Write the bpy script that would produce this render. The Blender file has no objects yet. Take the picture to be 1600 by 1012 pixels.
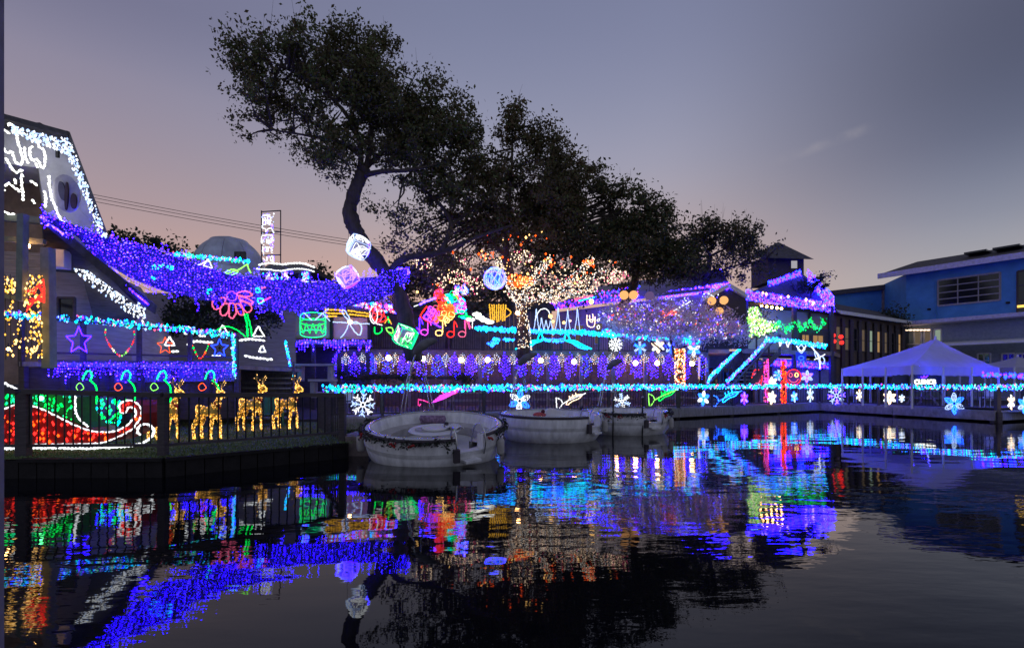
import bpy, math, random
import numpy as np
from mathutils import Vector, Matrix
R = math.radians
random.seed(7); rng = np.random.default_rng(7)
scene = bpy.context.scene
col = scene.collection

# ------------------------------------------------------------------ camera
CZ, FPX, HY = 1.65, 800.0, 598.0           # eye height over the water, focal length in px of the 1600 px frame, horizon row
cam_d = bpy.data.cameras.new('camera'); cam = bpy.data.objects.new('camera', cam_d); col.objects.link(cam)
cam.location = (0, 0, CZ); cam.rotation_euler = (R(90), 0, 0)
cam_d.sensor_width = 36; cam_d.lens = 18.0; cam_d.shift_y = (HY-506)/1600.0
cam_d.clip_start = 0.05; cam_d.clip_end = 3000
scene.camera = cam

# ------------------------------------------------------------------ dusk sky
world = bpy.data.worlds.new('World'); scene.world = world; world.use_nodes = True
nt = world.node_tree; nt.nodes.clear()
def wn(t): return nt.nodes.new(t)
out = wn('ShaderNodeOutputWorld'); bg = wn('ShaderNodeBackground'); nt.links.new(bg.outputs[0], out.inputs[0])
tc = wn('ShaderNodeTexCoord'); sep = wn('ShaderNodeSeparateXYZ'); nt.links.new(tc.outputs['Generated'], sep.inputs[0])
def ramp(stops):
    r = wn('ShaderNodeValToRGB'); e = r.color_ramp.elements; r.color_ramp.interpolation = 'B_SPLINE'
    while len(e) < len(stops): e.new(0.5)
    for q, (p, c) in zip(e, stops): q.position = p; q.color = (*c, 1)
    nt.links.new(sep.outputs['Z'], r.inputs[0]); return r
# the afterglow side (towards the left of the view) and the cooler side
warm = ramp([(0.0, (.56, .36, .30)), (.16, (.62, .39, .33)), (.27, (.405, .312, .338)), (.43, (.265, .255, .36)), (.52, (.16, .158, .255)), (1.0, (.15, .155, .26))])
midr = ramp([(0.0, (.78, .47, .34)), (.18, (.68, .425, .355)), (.27, (.47, .385, .395)), (.38, (.35, .355, .465)), (.52, (.22, .24, .37)), (.66, (.17, .19, .31)), (1.0, (.16, .175, .29))])
cool = ramp([(0.0, (.50, .46, .43)), (.165, (.405, .39, .41)), (.24, (.26, .28, .365)), (.34, (.115, .132, .21)), (.47, (.075, .083, .135)), (1.0, (.12, .13, .21))])
az = wn('ShaderNodeMapRange'); az.interpolation_type = 'SMOOTHSTEP'
az.inputs['From Min'].default_value = -.64; az.inputs['From Max'].default_value = -.04
nt.links.new(sep.outputs['X'], az.inputs['Value'])
mx = wn('ShaderNodeMix'); mx.data_type = 'RGBA'
nt.links.new(az.outputs[0], mx.inputs['Factor']); nt.links.new(warm.outputs[0], mx.inputs['A']); nt.links.new(midr.outputs[0], mx.inputs['B'])
az2 = wn('ShaderNodeMapRange'); az2.interpolation_type = 'SMOOTHSTEP'; az2.inputs['From Min'].default_value = .22; az2.inputs['From Max'].default_value = .68
nt.links.new(sep.outputs['X'], az2.inputs['Value'])
mx2 = wn('ShaderNodeMix'); mx2.data_type = 'RGBA'
nt.links.new(az2.outputs[0], mx2.inputs['Factor']); nt.links.new(mx.outputs['Result'], mx2.inputs['A']); nt.links.new(cool.outputs[0], mx2.inputs['B'])
# very faint high haze so that the sky is not one clean gradient
mp = wn('ShaderNodeMapping'); mp.inputs['Scale'].default_value = (1.6, 1.6, 6); nt.links.new(tc.outputs['Generated'], mp.inputs[0])
nz = wn('ShaderNodeTexNoise'); nz.inputs['Scale'].default_value = 2.2; nz.inputs['Detail'].default_value = 5; nt.links.new(mp.outputs[0], nz.inputs['Vector'])
mr = wn('ShaderNodeMapRange'); mr.inputs['From Min'].default_value = .3; mr.inputs['From Max'].default_value = .75
mr.inputs['To Min'].default_value = .992; mr.inputs['To Max'].default_value = 1.008; nt.links.new(nz.outputs['Fac'], mr.inputs['Value'])
back = ramp([(0.0, (.36, .37, .44)), (.3, (.31, .335, .45)), (.6, (.22, .24, .36)), (1.0, (.155, .17, .28))])   # the blue-grey sky opposite the afterglow
az3 = wn('ShaderNodeMapRange'); az3.interpolation_type = 'SMOOTHSTEP'; az3.inputs['From Min'].default_value = .30; az3.inputs['From Max'].default_value = -.35; nt.links.new(sep.outputs['Y'], az3.inputs['Value'])
mx3 = wn('ShaderNodeMix'); mx3.data_type = 'RGBA'; nt.links.new(az3.outputs[0], mx3.inputs['Factor']); nt.links.new(mx2.outputs['Result'], mx3.inputs['A']); nt.links.new(back.outputs[0], mx3.inputs['B'])
mul = wn('ShaderNodeMix'); mul.data_type = 'RGBA'; mul.blend_type = 'MULTIPLY'; mul.inputs['Factor'].default_value = 1
nt.links.new(mx3.outputs['Result'], mul.inputs['A']); nt.links.new(mr.outputs[0], mul.inputs['B'])
# one faint wisp of cloud high on the right
def wmath(op, a_, b_=None):
    q_ = wn('ShaderNodeMath'); q_.operation = op
    for i_, v_ in enumerate((a_, b_)):
        if v_ is None: continue
        if isinstance(v_, (int, float)): q_.inputs[i_].default_value = v_
        else: nt.links.new(v_, q_.inputs[i_])
    return q_.outputs[0]
def wstep(v_, lo, hi):
    q_ = wn('ShaderNodeMapRange'); q_.interpolation_type = 'SMOOTHSTEP'; q_.inputs['From Min'].default_value = lo; q_.inputs['From Max'].default_value = hi; nt.links.new(v_, q_.inputs['Value']); return q_.outputs[0]
uu = wmath('DIVIDE', sep.outputs['X'], wmath('MAXIMUM', sep.outputs['Y'], .05)); vv = wmath('DIVIDE', sep.outputs['Z'], wmath('MAXIMUM', sep.outputs['Y'], .05))
dl = wmath('ABSOLUTE', wmath('ADD', wmath('SUBTRACT', vv, wmath('MULTIPLY', uu, .36)), -.246+0))
nz2 = wn('ShaderNodeTexNoise'); nz2.inputs['Scale'].default_value = 26; nz2.inputs['Detail'].default_value = 6; nt.links.new(tc.outputs['Generated'], nz2.inputs['Vector'])
wisp = wmath('MULTIPLY', wmath('MULTIPLY', wstep(dl, .016, .0), wstep(uu, .48, .62)), wmath('MULTIPLY', wstep(uu, .72, .66), wstep(nz2.outputs['Fac'], .3, .7)))
wmx = wn('ShaderNodeMix'); wmx.data_type = 'RGBA'; nt.links.new(wmath('MULTIPLY', wisp, .32), wmx.inputs['Factor']); nt.links.new(mul.outputs['Result'], wmx.inputs['A']); wmx.inputs['B'].default_value = (.40, .37, .40, 1)
nt.links.new(wmx.outputs['Result'], bg.inputs['Color']); bg.inputs['Strength'].default_value = 1.0
# last afterglow of the set sun, low behind the houses on the left
sun_d = bpy.data.lights.new('sun', 'SUN'); sun_d.energy = 0.05; sun_d.angle = R(20); sun_d.color = (1, .72, .55)
sun = bpy.data.objects.new('sun', sun_d); col.objects.link(sun); sun.rotation_euler = (R(82), 0, R(155))
vs = scene.view_settings
vs.view_transform = 'Standard'; vs.look = 'None'; vs.gamma = 1; vs.exposure = 0.0; vs.use_curve_mapping = False
cy = scene.cycles
cy.max_bounces = 6; cy.diffuse_bounces = 2; cy.glossy_bounces = 3; cy.transmission_bounces = 3; cy.transparent_max_bounces = 6
cy.sample_clamp_indirect = 3; cy.use_denoising = True

# ------------------------------------------------------------------ helpers
def P(px, py, Y):
    """a point of the place: the ray of a photo pixel followed to the distance Y"""
    return Vector(((px-800)/FPX*Y, Y, CZ-(py-HY)/FPX*Y))
def PW(px, Y, z): return Vector(((px-800)/FPX*Y, Y, z))
def lerp(a, b, t): return a+(b-a)*t

MAT = {}
def mat(name, c, rough=.7, metal=0, var=.25, scale=6, bump=0, bscale=30, stretch=(1, 1, 1), spec=.3, c2=None, sss=0, translucent=0):
    if name in MAT: return MAT[name]
    m = bpy.data.materials.new(name); m.use_nodes = True; n = m.node_tree; b = n.nodes['Principled BSDF']
    b.inputs['Roughness'].default_value = rough; b.inputs['Metallic'].default_value = metal; b.inputs['Specular IOR Level'].default_value = spec
    co = n.nodes.new('ShaderNodeTexCoord'); ma = n.nodes.new('ShaderNodeMapping'); ma.inputs['Scale'].default_value = stretch
    n.links.new(co.outputs['Object'], ma.inputs[0])
    t = n.nodes.new('ShaderNodeTexNoise'); t.inputs['Scale'].default_value = scale; t.inputs['Detail'].default_value = 6; t.inputs['Roughness'].default_value = .65
    n.links.new(ma.outputs[0], t.inputs['Vector'])
    r = n.nodes.new('ShaderNodeValToRGB'); e = r.color_ramp.elements; e[0].position = .3; e[1].position = .7
    d = c2 or tuple(v*(1-var) for v in c); u = tuple(min(1, v*(1+var*.6)) for v in c)
    e[0].color = (*d, 1); e[1].color = (*u, 1)
    n.links.new(t.outputs['Fac'], r.inputs[0]); n.links.new(r.outputs[0], b.inputs['Base Color'])
    if bump:
        t2 = n.nodes.new('ShaderNodeTexNoise'); t2.inputs['Scale'].default_value = bscale; t2.inputs['Detail'].default_value = 4; n.links.new(ma.outputs[0], t2.inputs['Vector'])
        bp = n.nodes.new('ShaderNodeBump'); bp.inputs['Strength'].default_value = bump; bp.inputs['Distance'].default_value = .02
        n.links.new(t2.outputs['Fac'], bp.inputs['Height']); n.links.new(bp.outputs[0], b.inputs['Normal'])
    if translucent:
        tr = n.nodes.new('ShaderNodeBsdfTranslucent'); n.links.new(r.outputs[0], tr.inputs['Color'])
        ms = n.nodes.new('ShaderNodeMixShader'); ms.inputs[0].default_value = translucent
        o = n.nodes['Material Output']; n.links.new(b.outputs[0], ms.inputs[1]); n.links.new(tr.outputs[0], ms.inputs[2]); n.links.new(ms.outputs[0], o.inputs[0])
    MAT[name] = m; return m
def glow(name, c, s):
    if name in MAT: return MAT[name]
    m = bpy.data.materials.new(name); m.use_nodes = True; n = m.node_tree; n.nodes.clear()
    e = n.nodes.new('ShaderNodeEmission'); e.inputs[0].default_value = (*c, 1); e.inputs[1].default_value = s
    o = n.nodes.new('ShaderNodeOutputMaterial'); n.links.new(e.outputs[0], o.inputs[0]); MAT[name] = m; return m

def beads(m, pts, r, n=4, closed=False):
    """a string of small bulbs along pts: a tube that swells and pinches, slightly uneven"""
    pts = [Vector(p) for p in pts]; ln = sum((b_-a_).length for a_, b_ in zip(pts, pts[1:])); st = max(r*1.5, ln/160)
    q = walk(pts+([pts[0]] if closed else []), st)
    if len(q) < 3: q = pts
    else:
        q = [p+Vector((random.gauss(0, r*.22), random.gauss(0, r*.22), random.gauss(0, r*.22))) for p in q]
        if closed and (q[0]-q[-1]).length < st*.4: q.pop()
    m.tube(q, [r*((1.15 if i % 2 else .5)*random.uniform(.85, 1.15)) for i in range(len(q))], n, closed=closed); return m
class MB:
    def __init__(s): s.v = []; s.f = []; s.m = []
    def add(s, vs_, fs, mi=0):
        k = len(s.v); s.v += [tuple(v) for v in vs_]; s.f += [tuple(i+k for i in f) for f in fs]; s.m += [mi]*len(fs); return s
    def box(s, c, size, rz=0, mi=0, M=None):
        hx, hy, hz = size[0]/2, size[1]/2, size[2]/2; ca, sa = math.cos(rz), math.sin(rz); vs_ = []
        for z in (-hz, hz):
            for x, y in ((-hx, -hy), (hx, -hy), (hx, hy), (-hx, hy)): vs_.append((c[0]+x*ca-y*sa, c[1]+x*sa+y*ca, c[2]+z))
        if M: vs_ = [M @ Vector(v) for v in vs_]
        return s.add(vs_, [(3, 2, 1, 0), (4, 5, 6, 7), (0, 1, 5, 4), (1, 2, 6, 5), (2, 3, 7, 6), (3, 0, 4, 7)], mi)
    def beam(s, a, b, w, h, mi=0):
        """a bar from a to b, w across, h high"""
        a = Vector(a); b = Vector(b); d = (b-a).normalized(); up = Vector((0, 0, 1))
        if abs(d.z) > .95: up = Vector((0, 1, 0))
        sd = d.cross(up).normalized()*w/2; u = sd.cross(d).normalized()*h/2
        vs_ = [a-sd-u, a+sd-u, a+sd+u, a-sd+u, b-sd-u, b+sd-u, b+sd+u, b-sd+u]
        return s.add(vs_, [(3, 2, 1, 0), (4, 5, 6, 7), (0, 1, 5, 4), (1, 2, 6, 5), (2, 3, 7, 6), (3, 0, 4, 7)], mi)
    def tube(s, pts, r, n=6, mi=0, closed=False, cap=True):
        pts = [Vector(p) for p in pts]; N = len(pts); rs = r if isinstance(r, (list, tuple)) else [r]*N; vs_ = []; prev = None
        for i, p in enumerate(pts):
            a = pts[i-1] if (i or closed) else pts[i]; b = pts[(i+1) % N] if (i < N-1 or closed) else pts[i]
            d = (b-a); d = d.normalized() if d.length > 1e-9 else Vector((0, 0, 1))
            ref = prev if prev is not None else (Vector((0, 0, 1)) if abs(d.z) < .9 else Vector((1, 0, 0)))
            sd = d.cross(ref)
            if sd.length < 1e-4: sd = d.cross(Vector((1, .3, .2)))
            sd.normalize(); u = sd.cross(d).normalized(); prev = u
            for k in range(n):
                t = 2*math.pi*k/n; vs_.append(p+(sd*math.cos(t)+u*math.sin(t))*rs[i])
        fs = []
        for i in range(N if closed else N-1):
            j = (i+1) % N
            for k in range(n): fs.append((i*n+k, i*n+(k+1) % n, j*n+(k+1) % n, j*n+k))
        if cap and not closed: fs.append(tuple(range(n-1, -1, -1))); fs.append(tuple((N-1)*n+k for k in range(n)))
        return s.add(vs_, fs, mi)
    def prism(s, poly, off, mi=0):
        """polygon extruded along off"""
        poly = [Vector(p) for p in poly]; off = Vector(off); n = len(poly)
        vs_ = poly+[p+off for p in poly]
        fs = [tuple(range(n)), tuple(range(2*n-1, n-1, -1))]+[((i+1) % n, i, i+n, (i+1) % n+n) for i in range(n)]
        return s.add(vs_, fs, mi)
    def lathe(s, prof, c=(0, 0, 0), n=48, mi=0, a0=0, a1=2*math.pi):
        full = abs(a1-a0-2*math.pi) < 1e-6; m = n if full else n+1; vs_ = []
        for i in range(m):
            t = a0+(a1-a0)*i/n
            for r, z in prof: vs_.append((c[0]+r*math.cos(t), c[1]+r*math.sin(t), c[2]+z))
        k = len(prof); fs = []
        for i in range(n):
            j = (i+1) % m
            for q in range(k-1): fs.append((i*k+q, j*k+q, j*k+q+1, i*k+q+1))
        return s.add(vs_, fs, mi)
    def ball(s, c, r, n=8, mi=0, sc=(1, 1, 1)):
        prof = [(math.sin(math.pi*i/n)*r+1e-5, -math.cos(math.pi*i/n)*r) for i in range(n+1)]
        k = len(s.v); s.lathe(prof, (0, 0, 0), max(6, n+2), mi)
        for i in range(k, len(s.v)):
            v = s.v[i]; s.v[i] = (c[0]+v[0]*sc[0], c[1]+v[1]*sc[1], c[2]+v[2]*sc[2])
        return s
    def bulb(s, p, r, h=1.3, mi=0):
        x, y, z = p; q = r*h
        return s.add([(x-r, y, z), (x, y-r, z), (x+r, y, z), (x, y+r, z), (x, y, z-q), (x, y, z+q)],
                     [(0, 1, 5), (1, 2, 5), (2, 3, 5), (3, 0, 5), (1, 0, 4), (2, 1, 4), (3, 2, 4), (0, 3, 4)], mi)
    def build(s, name, mats, parent=None, smooth=False, kind=None):
        me = bpy.data.meshes.new(name); o0 = Vector((0, 0, 0))
        if parent is not None:
            o0 = parent.location.copy()
            if parent.parent is not None: o0 = o0+parent.parent.location
        vs_ = [(v[0]-o0.x, v[1]-o0.y, v[2]-o0.z) for v in s.v] if o0.length > 0 else s.v
        me.from_pydata(vs_, [], s.f)
        for m in (mats if isinstance(mats, (list, tuple)) else [mats]): me.materials.append(m)
        if any(s.m): me.polygons.foreach_set('material_index', s.m)
        if smooth: me.polygons.foreach_set('use_smooth', [True]*len(me.polygons))
        me.update(); o = bpy.data.objects.new(name, me); col.objects.link(o)
        if parent is not None: o.parent = parent
        if kind: o['kind'] = kind
        return o
def tag(o, label, cat, group=None):
    o['label'] = label; o['category'] = cat
    if group: o['group'] = group
    return o
def thing(name, label, cat, loc=(0, 0, 0), group=None):
    o = bpy.data.objects.new(name, None); col.objects.link(o); o.location = loc; o.empty_display_size = .2
    return tag(o, label, cat, group)
def struct(o): o['kind'] = 'structure'; return o
def copy_tree(o, parent=None):
    c = o.copy(); col.objects.link(c)
    if parent is not None: c.parent = parent
    for ch in list(o.children): copy_tree(ch, c)
    return c
def smooth_path(pts, n=6, closed=False):
    """Catmull-Rom through the points"""
    pts = [Vector(p) for p in pts]; N = len(pts); out_ = []
    if N < 3: return pts
    for i in range(N if closed else N-1):
        p0 = pts[(i-1) % N] if (closed or i) else pts[0]; p1 = pts[i]; p2 = pts[(i+1) % N]
        p3 = pts[(i+2) % N] if (closed or i+2 < N) else pts[-1]
        for k in range(n):
            t = k/n; out_.append(.5*((2*p1)+(p2-p0)*t+(2*p0-5*p1+4*p2-p3)*t*t+(3*p1-p0-3*p2+p3)*t**3))
    if not closed: out_.append(pts[-1])
    return out_
def walk(pts, step):
    """points every step along a polyline"""
    res = []; left = 0
    for a, b in zip(pts, pts[1:]):
        a = Vector(a); b = Vector(b); L = (b-a).length; d = left
        while d < L: res.append(a+(b-a)*(d/L)); d += step
        left = d-L
    return res
def jit(p, s): return Vector(p)+Vector((random.gauss(0, s), random.gauss(0, s), random.gauss(0, s)))

# ------------------------------------------------------------------ materials
wood_black = mat('tarred_wood', (.014, .012, .013), .8, var=.4, bump=.4)
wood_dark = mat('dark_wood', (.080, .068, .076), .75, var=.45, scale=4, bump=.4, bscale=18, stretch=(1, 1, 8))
wood_grey = mat('weathered_wood', (.27, .26, .28), .8, var=.4, scale=3, bump=.4, bscale=14, stretch=(6, 1, 1))
wood_brown = mat('brown_wood', (.26, .21, .20), .75, var=.4, scale=4, bump=.4, bscale=18)
wood_pale = mat('pale_painted_wood', (.21, .24, .20), .65, var=.25, scale=6, bump=.2)
plaster = mat('white_plaster', (.74, .72, .75), .8, var=.22, scale=2.2, bump=.25, bscale=40)
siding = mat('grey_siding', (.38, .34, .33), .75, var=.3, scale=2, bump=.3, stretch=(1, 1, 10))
blue_wall = mat('blue_house_paint', (.072, .24, .52), .8, var=.18, scale=1.5, bump=.2)
white_paint = mat('white_paint', (.7, .7, .7), .55, var=.12, scale=5)
shingle = mat('roof_shingle', (.085, .08, .085), .9, var=.5, scale=5, bump=.6, bscale=20)
stone = mat('stone', (.27, .25, .22), .85, var=.4, scale=3, bump=.6, bscale=12)
concrete = mat('concrete', (.34, .33, .32), .85, var=.25, scale=3, bump=.3)
metal = mat('grey_metal', (.35, .35, .37), .35, 1, var=.15)
black_metal = mat('black_metal', (.012, .012, .014), .5, var=.3)
wire_mat = mat('dark_wire', (.015, .015, .017), .6, var=.2)
green_wire = mat('green_wire', (.008, .02, .012), .6, var=.2)
soil = mat('soil', (.07, .065, .07), .95, var=.4, scale=2, bump=.6)
grass_base = mat('grass_soil', (.08, .11, .045), .95, var=.4, scale=3, bump=.8, bscale=60)
grass_blade = mat('grass_blade', (.15, .22, .08), .7, var=.4, scale=3)
bark = mat('bark', (.075, .06, .055), .95, var=.5, scale=5, bump=.9, bscale=22, stretch=(1, 1, .35))
leaf_a = mat('oak_leaf_green', (.085, .125, .045), .75, var=.5, scale=.9, c2=(.10, .070, .034), translucent=.25)
leaf_b = mat('oak_leaf_brown', (.12, .080, .042), .75, var=.5, scale=.9, c2=(.065, .065, .03), translucent=.25)
leaf_dark = mat('dark_leaf', (.045, .060, .034), .75, var=.5, scale=1.2, translucent=.2)
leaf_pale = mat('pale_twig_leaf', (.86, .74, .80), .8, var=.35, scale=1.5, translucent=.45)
glass_dark = mat('dark_glass', (.01, .012, .016), .08, spec=.6, var=.1)
fabric_w = mat('tent_canvas', (.55, .54, .64), .8, var=.1, scale=2, translucent=.35)
# lit bulbs and rope lights: colour, strength
C = dict(violet=((.012, .0018, 1.0), 58.0), lilac=((.034, .016, 1.0), 30.0), blue=((.005, .02, 1.0), 18.0), bluewhite=((.42, .58, 1.0), 1.9), white=((.92, .96, 1.0), 1.8),
         warmwhite=((1.0, .70, .46), 2.8), warm=((1.0, .55, .16), 4.0), gold=((1.0, .46, .065), 2.2), orange=((1.0, .085, .008), 3.4), red=((1.0, .025, .02), 2.6), hotpink=((1.0, .05, .35), 2.6),
         pink=((1.0, .14, .30), 1.5), magenta=((.85, .06, .9), 2.4), purple=((.085, .013, 1.0), 9.0), cyan=((.002, .12, .40), 20.0), teal=((.0, .36, .40), 9.0), green=((.0, .62, .06), 4.5), lime=((.20, .75, .08), 3.4),
         yellow=((1.0, .50, .04), 1.5), seagreen=((.01, .70, .28), 2.6), dimblue=((.02, .05, .45), 1.2), hotwhite=((1.0, 1.0, .93), 3.0), lamp=((1.0, .46, .15), 50.0), skyblue=((.010, .08, 1.0), 11.0))
def g(c): return glow('lit_'+c, *C[c])

def light_string(name, label, cat, pts, colors, r, wires=(), wr=.006, group=None, h=1.3, wire_m=None, sizes=.25, parent=None):
    """bulbs at pts (coloured at random from colors) on their wires: thing > wire, bulbs"""
    t = parent if parent is not None else thing(name, label, cat, pts[0], group)
    b = MB(); ms = [g(c) for c in dict.fromkeys(colors)]; idx = {c: i for i, c in enumerate(dict.fromkeys(colors))}
    for p in pts: b.bulb(p, r*min(1.7, math.exp(random.gauss(-.04, .32))), h, idx[random.choice(colors)])
    b.build('bulbs', ms, t, kind='stuff')
    if wires:
        w = MB()
        for q in wires: w.tube(q, wr, 3, cap=False)
        w.build('wire', wire_m or green_wire, t, kind='stuff')
    return t
GARL = ['cyan', 'cyan', 'teal', 'seagreen', 'seagreen', 'bluewhite', 'blue', 'skyblue', 'cyan', 'purple', 'pink', 'teal', 'dimblue', 'dimblue', 'bluewhite']
def garland(label, path, thick, dens, r, colors=GARL, name='garland', cat='garland', group=None, sag=0):
    """a fat rope of dark tinsel wound with bulbs round the polyline path"""
    t = thing(name, label, cat, path[0], group)
    path = [Vector(p) for p in path]; L = sum((b-a).length for a, b in zip(path, path[1:])); pts = []; n = int(L*dens*1.3)
    fine = walk(path, L/n); w = []
    for p in fine:
        a = random.uniform(0, 2*math.pi); q = thick*random.random()**.7
        pts.append(p+Vector((random.gauss(0, .01), math.cos(a)*q, math.sin(a)*q)))
    for k in range(3):
        ph = k*2.1; w.append([p+Vector((0, math.cos(i*.8+ph)*thick*.7, math.sin(i*.8+ph)*thick*.7)) for i, p in enumerate(fine[::3])])
    light_string(name, label, cat, pts, colors, r, w, .008, parent=t)
    return t
def rope(t, name, pts, c, r, closed=False, n=5, sm=True, base=None):
    """one lit rope-light stroke as a part of t"""
    pts = [Vector(p) for p in pts]
    if sm and len(pts) > 2: pts = smooth_path(pts, 5, closed)
    return beads(MB(), pts, r*.82, n, closed).build(name, g(c), t)
def px_rope(t, name, pxs, Y, c, r, closed=False, sm=True):
    return rope(t, name, [P(x, y, Y(x) if callable(Y) else Y) for x, y in pxs], c, r, closed, sm=sm)
def figure(name, label, cat, strokes, Y, r, group=None, frame=None):
    """a rope-light figure hung at distance Y: strokes = (part, colour, pixels, closed, smooth)"""
    x0, y0 = strokes[0][2][0]; t = thing(name, label, cat, P(x0, y0, Y), group)
    for st in strokes: px_rope(t, st[0], st[2], Y, st[1], r, st[3] if len(st) > 3 else False, st[4] if len(st) > 4 else True)
    if frame: 
        m = MB(); m.tube([P(*frame[0], Y+.03), P(*frame[1], Y+.03)], .012, 4); m.build('support', wire_mat, t)
    return t
# ================================================================== the setting
# ---- water
wm = bpy.data.materials.new('pond_water'); wm.use_nodes = True; n = wm.node_tree; b = n.nodes['Principled BSDF']
b.inputs['Base Color'].default_value = (.0035, .004, .006, 1); b.inputs['Roughness'].default_value = .018; b.inputs['IOR'].default_value = 1.333
co = n.nodes.new('ShaderNodeTexCoord')
def wave(scale, stretch, rot=0, detail=2):
    ma = n.nodes.new('ShaderNodeMapping'); ma.inputs['Scale'].default_value = stretch; ma.inputs['Rotation'].default_value = (0, 0, rot); n.links.new(co.outputs['Object'], ma.inputs[0])
    t = n.nodes.new('ShaderNodeTexNoise'); t.inputs['Scale'].default_value = scale; t.inputs['Detail'].default_value = detail; n.links.new(ma.outputs[0], t.inputs['Vector']); return t
w1 = wave(.55, (.7, 1.5, 1), .2); w2 = wave(2.6, (.6, 1.5, 1), -.25, 3); patch = wave(.12, (1, 1, 1), 0, 1)
pr = n.nodes.new('ShaderNodeMapRange'); pr.inputs['From Min'].default_value = .38; pr.inputs['From Max'].default_value = .62; pr.inputs['To Min'].default_value = .2; pr.inputs['To Max'].default_value = 1.7
n.links.new(patch.outputs['Fac'], pr.inputs['Value'])
mm = n.nodes.new('ShaderNodeMath'); mm.operation = 'MULTIPLY'; n.links.new(w2.outputs['Fac'], mm.inputs[0]); n.links.new(pr.outputs[0], mm.inputs[1])
m2 = n.nodes.new('ShaderNodeMath'); m2.operation = 'MULTIPLY'; m2.inputs[1].default_value = .32; n.links.new(mm.outputs[0], m2.inputs[0])
ad = n.nodes.new('ShaderNodeMath'); ad.operation = 'ADD'; n.links.new(w1.outputs['Fac'], ad.inputs[0]); n.links.new(m2.outputs[0], ad.inputs[1])
bp = n.nodes.new('ShaderNodeBump'); bp.inputs['Strength'].default_value = 1; bp.inputs['Distance'].default_value = .0125
n.links.new(ad.outputs[0], bp.inputs['Height']); n.links.new(bp.outputs[0], b.inputs['Normal'])
struct(MB().add([(-300, -40, 0), (300, -40, 0), (300, 60, 0), (-300, 60, 0)], [(0, 1, 2, 3)]).build('water', wm))

# ---- ground behind the shore, one sheet to the horizon, with its dark bank
D = [PW(505, 17, 0), PW(1060, 23.5, 0), PW(1280, 29.5, 0), PW(1556, 21.3, 0), Vector((26.5, 24.2, 0))]
shore = [(-60, 17.4), (D[0].x, 17.4), (D[1].x-.3, D[1].y+.6), (D[2].x+.7, D[2].y+.8), (D[3].x+.8, D[3].y+1.1), (27, 25), (60, 25.5)]
m = MB(); k = len(shore)
top = [(x, y, .42) for x, y in shore]+[(900, 60, .42), (900, 2500, .42), (-900, 2500, .42), (-900, 17.4, .42)]
m.add(top, [tuple(range(len(top)))])
m.add([(x, y, .42) for x, y in shore]+[(x, y, -.6) for x, y in shore], [(i, i+1, i+1+k, i+k) for i in range(k-1)])
struct(m.build('ground', soil))
# ---- planted slope that climbs to the upper terraces on the left and middle
m = MB(); nx, ny = 40, 14; vs_ = []
for j in range(ny+1):
    for i in range(nx+1):
        x = -34+i*.60; y = 18.6+j*1.5; t = min(1, max(0, (y-20.5)/9.0)); fx = min(1, max(0, (-10.5-x)/3))
        vs_.append((x, y, .44+(2.75*t*t*(3-2*t)+max(0, y-30)*.05)*fx+random.uniform(-.04, .04)*fx))
m.add(vs_, [(j*(nx+1)+i, j*(nx+1)+i+1, (j+1)*(nx+1)+i+1, (j+1)*(nx+1)+i) for j in range(ny) for i in range(nx)])
struct(m.build('hillside', soil, smooth=True))

# ---- lawn inside the fence, on a timber bulkhead
LZ = .33
lawn = [PW(-140, 8.8, LZ), PW(30, 8.85, LZ), PW(255, 8.95, LZ), PW(538, 11.25, LZ), PW(547, 12.6, LZ), PW(508, 17.6, LZ), PW(-140, 17.6, LZ)]
struct(MB().add(lawn, [tuple(range(len(lawn)))]).build('lawn', grass_base))
m = MB()
bulk = thing('bulkhead_wall', 'dark timber bulkhead holding the lawn above the water', 'retaining wall', lawn[1])
for a, b2 in zip(lawn[:5], lawn[1:5]):
    a = Vector(a); b2 = Vector(b2); L = (b2-a).length; nn = max(1, int(L/.3))
    for i in range(nn):
        p, q = lerp(a, b2, i/nn), lerp(a, b2, (i+.94)/nn)
        mb = MB().beam(p+Vector((0, .05, -.45)), q+Vector((0, .05, -.45)), .1+random.uniform(0, .03), .86); mb.build('plank', wood_black, bulk)
MB().beam(lawn[1]+Vector((0, .03, -.02)), lawn[2]+Vector((0, .03, -.02)), .16, .06).build('cap_board', wood_black, bulk)
MB().beam(lawn[2]+Vector((0, .03, -.02)), lawn[3]+Vector((0, .03, -.02)), .16, .06).build('cap_board', wood_black, bulk)
# grass blades
def scatter_tri(pts, h, name, m_, spread=.5, w=.012, kind='stuff'):
    nn = len(pts); base = np.array(pts, dtype=np.float32); ang = rng.uniform(0, 2*np.pi, nn); hh = rng.uniform(.5, 1, nn)*h
    dx = np.stack([np.cos(ang)*w, np.sin(ang)*w, np.zeros(nn)], 1); tip = np.stack([rng.normal(0, h*spread, nn), rng.normal(0, h*spread, nn), hh], 1)
    v = np.empty((nn, 3, 3), np.float32); v[:, 0] = base-dx; v[:, 1] = base+dx; v[:, 2] = base+tip
    me = bpy.data.meshes.new(name); me.from_pydata(v.reshape(-1, 3).tolist(), [], np.arange(nn*3).reshape(-1, 3).tolist()); me.materials.append(m_)
    o = bpy.data.objects.new(name, me); col.objects.link(o); o['kind'] = kind; return o
pts = []
while len(pts) < 16000:
    y = 8.95+8*random.random()**1.8; x = random.uniform(-13, -3.2); lim = 8.95 if x < -6.1 else 8.95+(x+6.1)*.86
    if y > lim+.03: pts.append((x, y, LZ))
o = scatter_tri(pts, .05, 'grass', grass_blade); o['label'] = 'short trodden lawn grass behind the dark fence'; o['category'] = 'grass'

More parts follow.
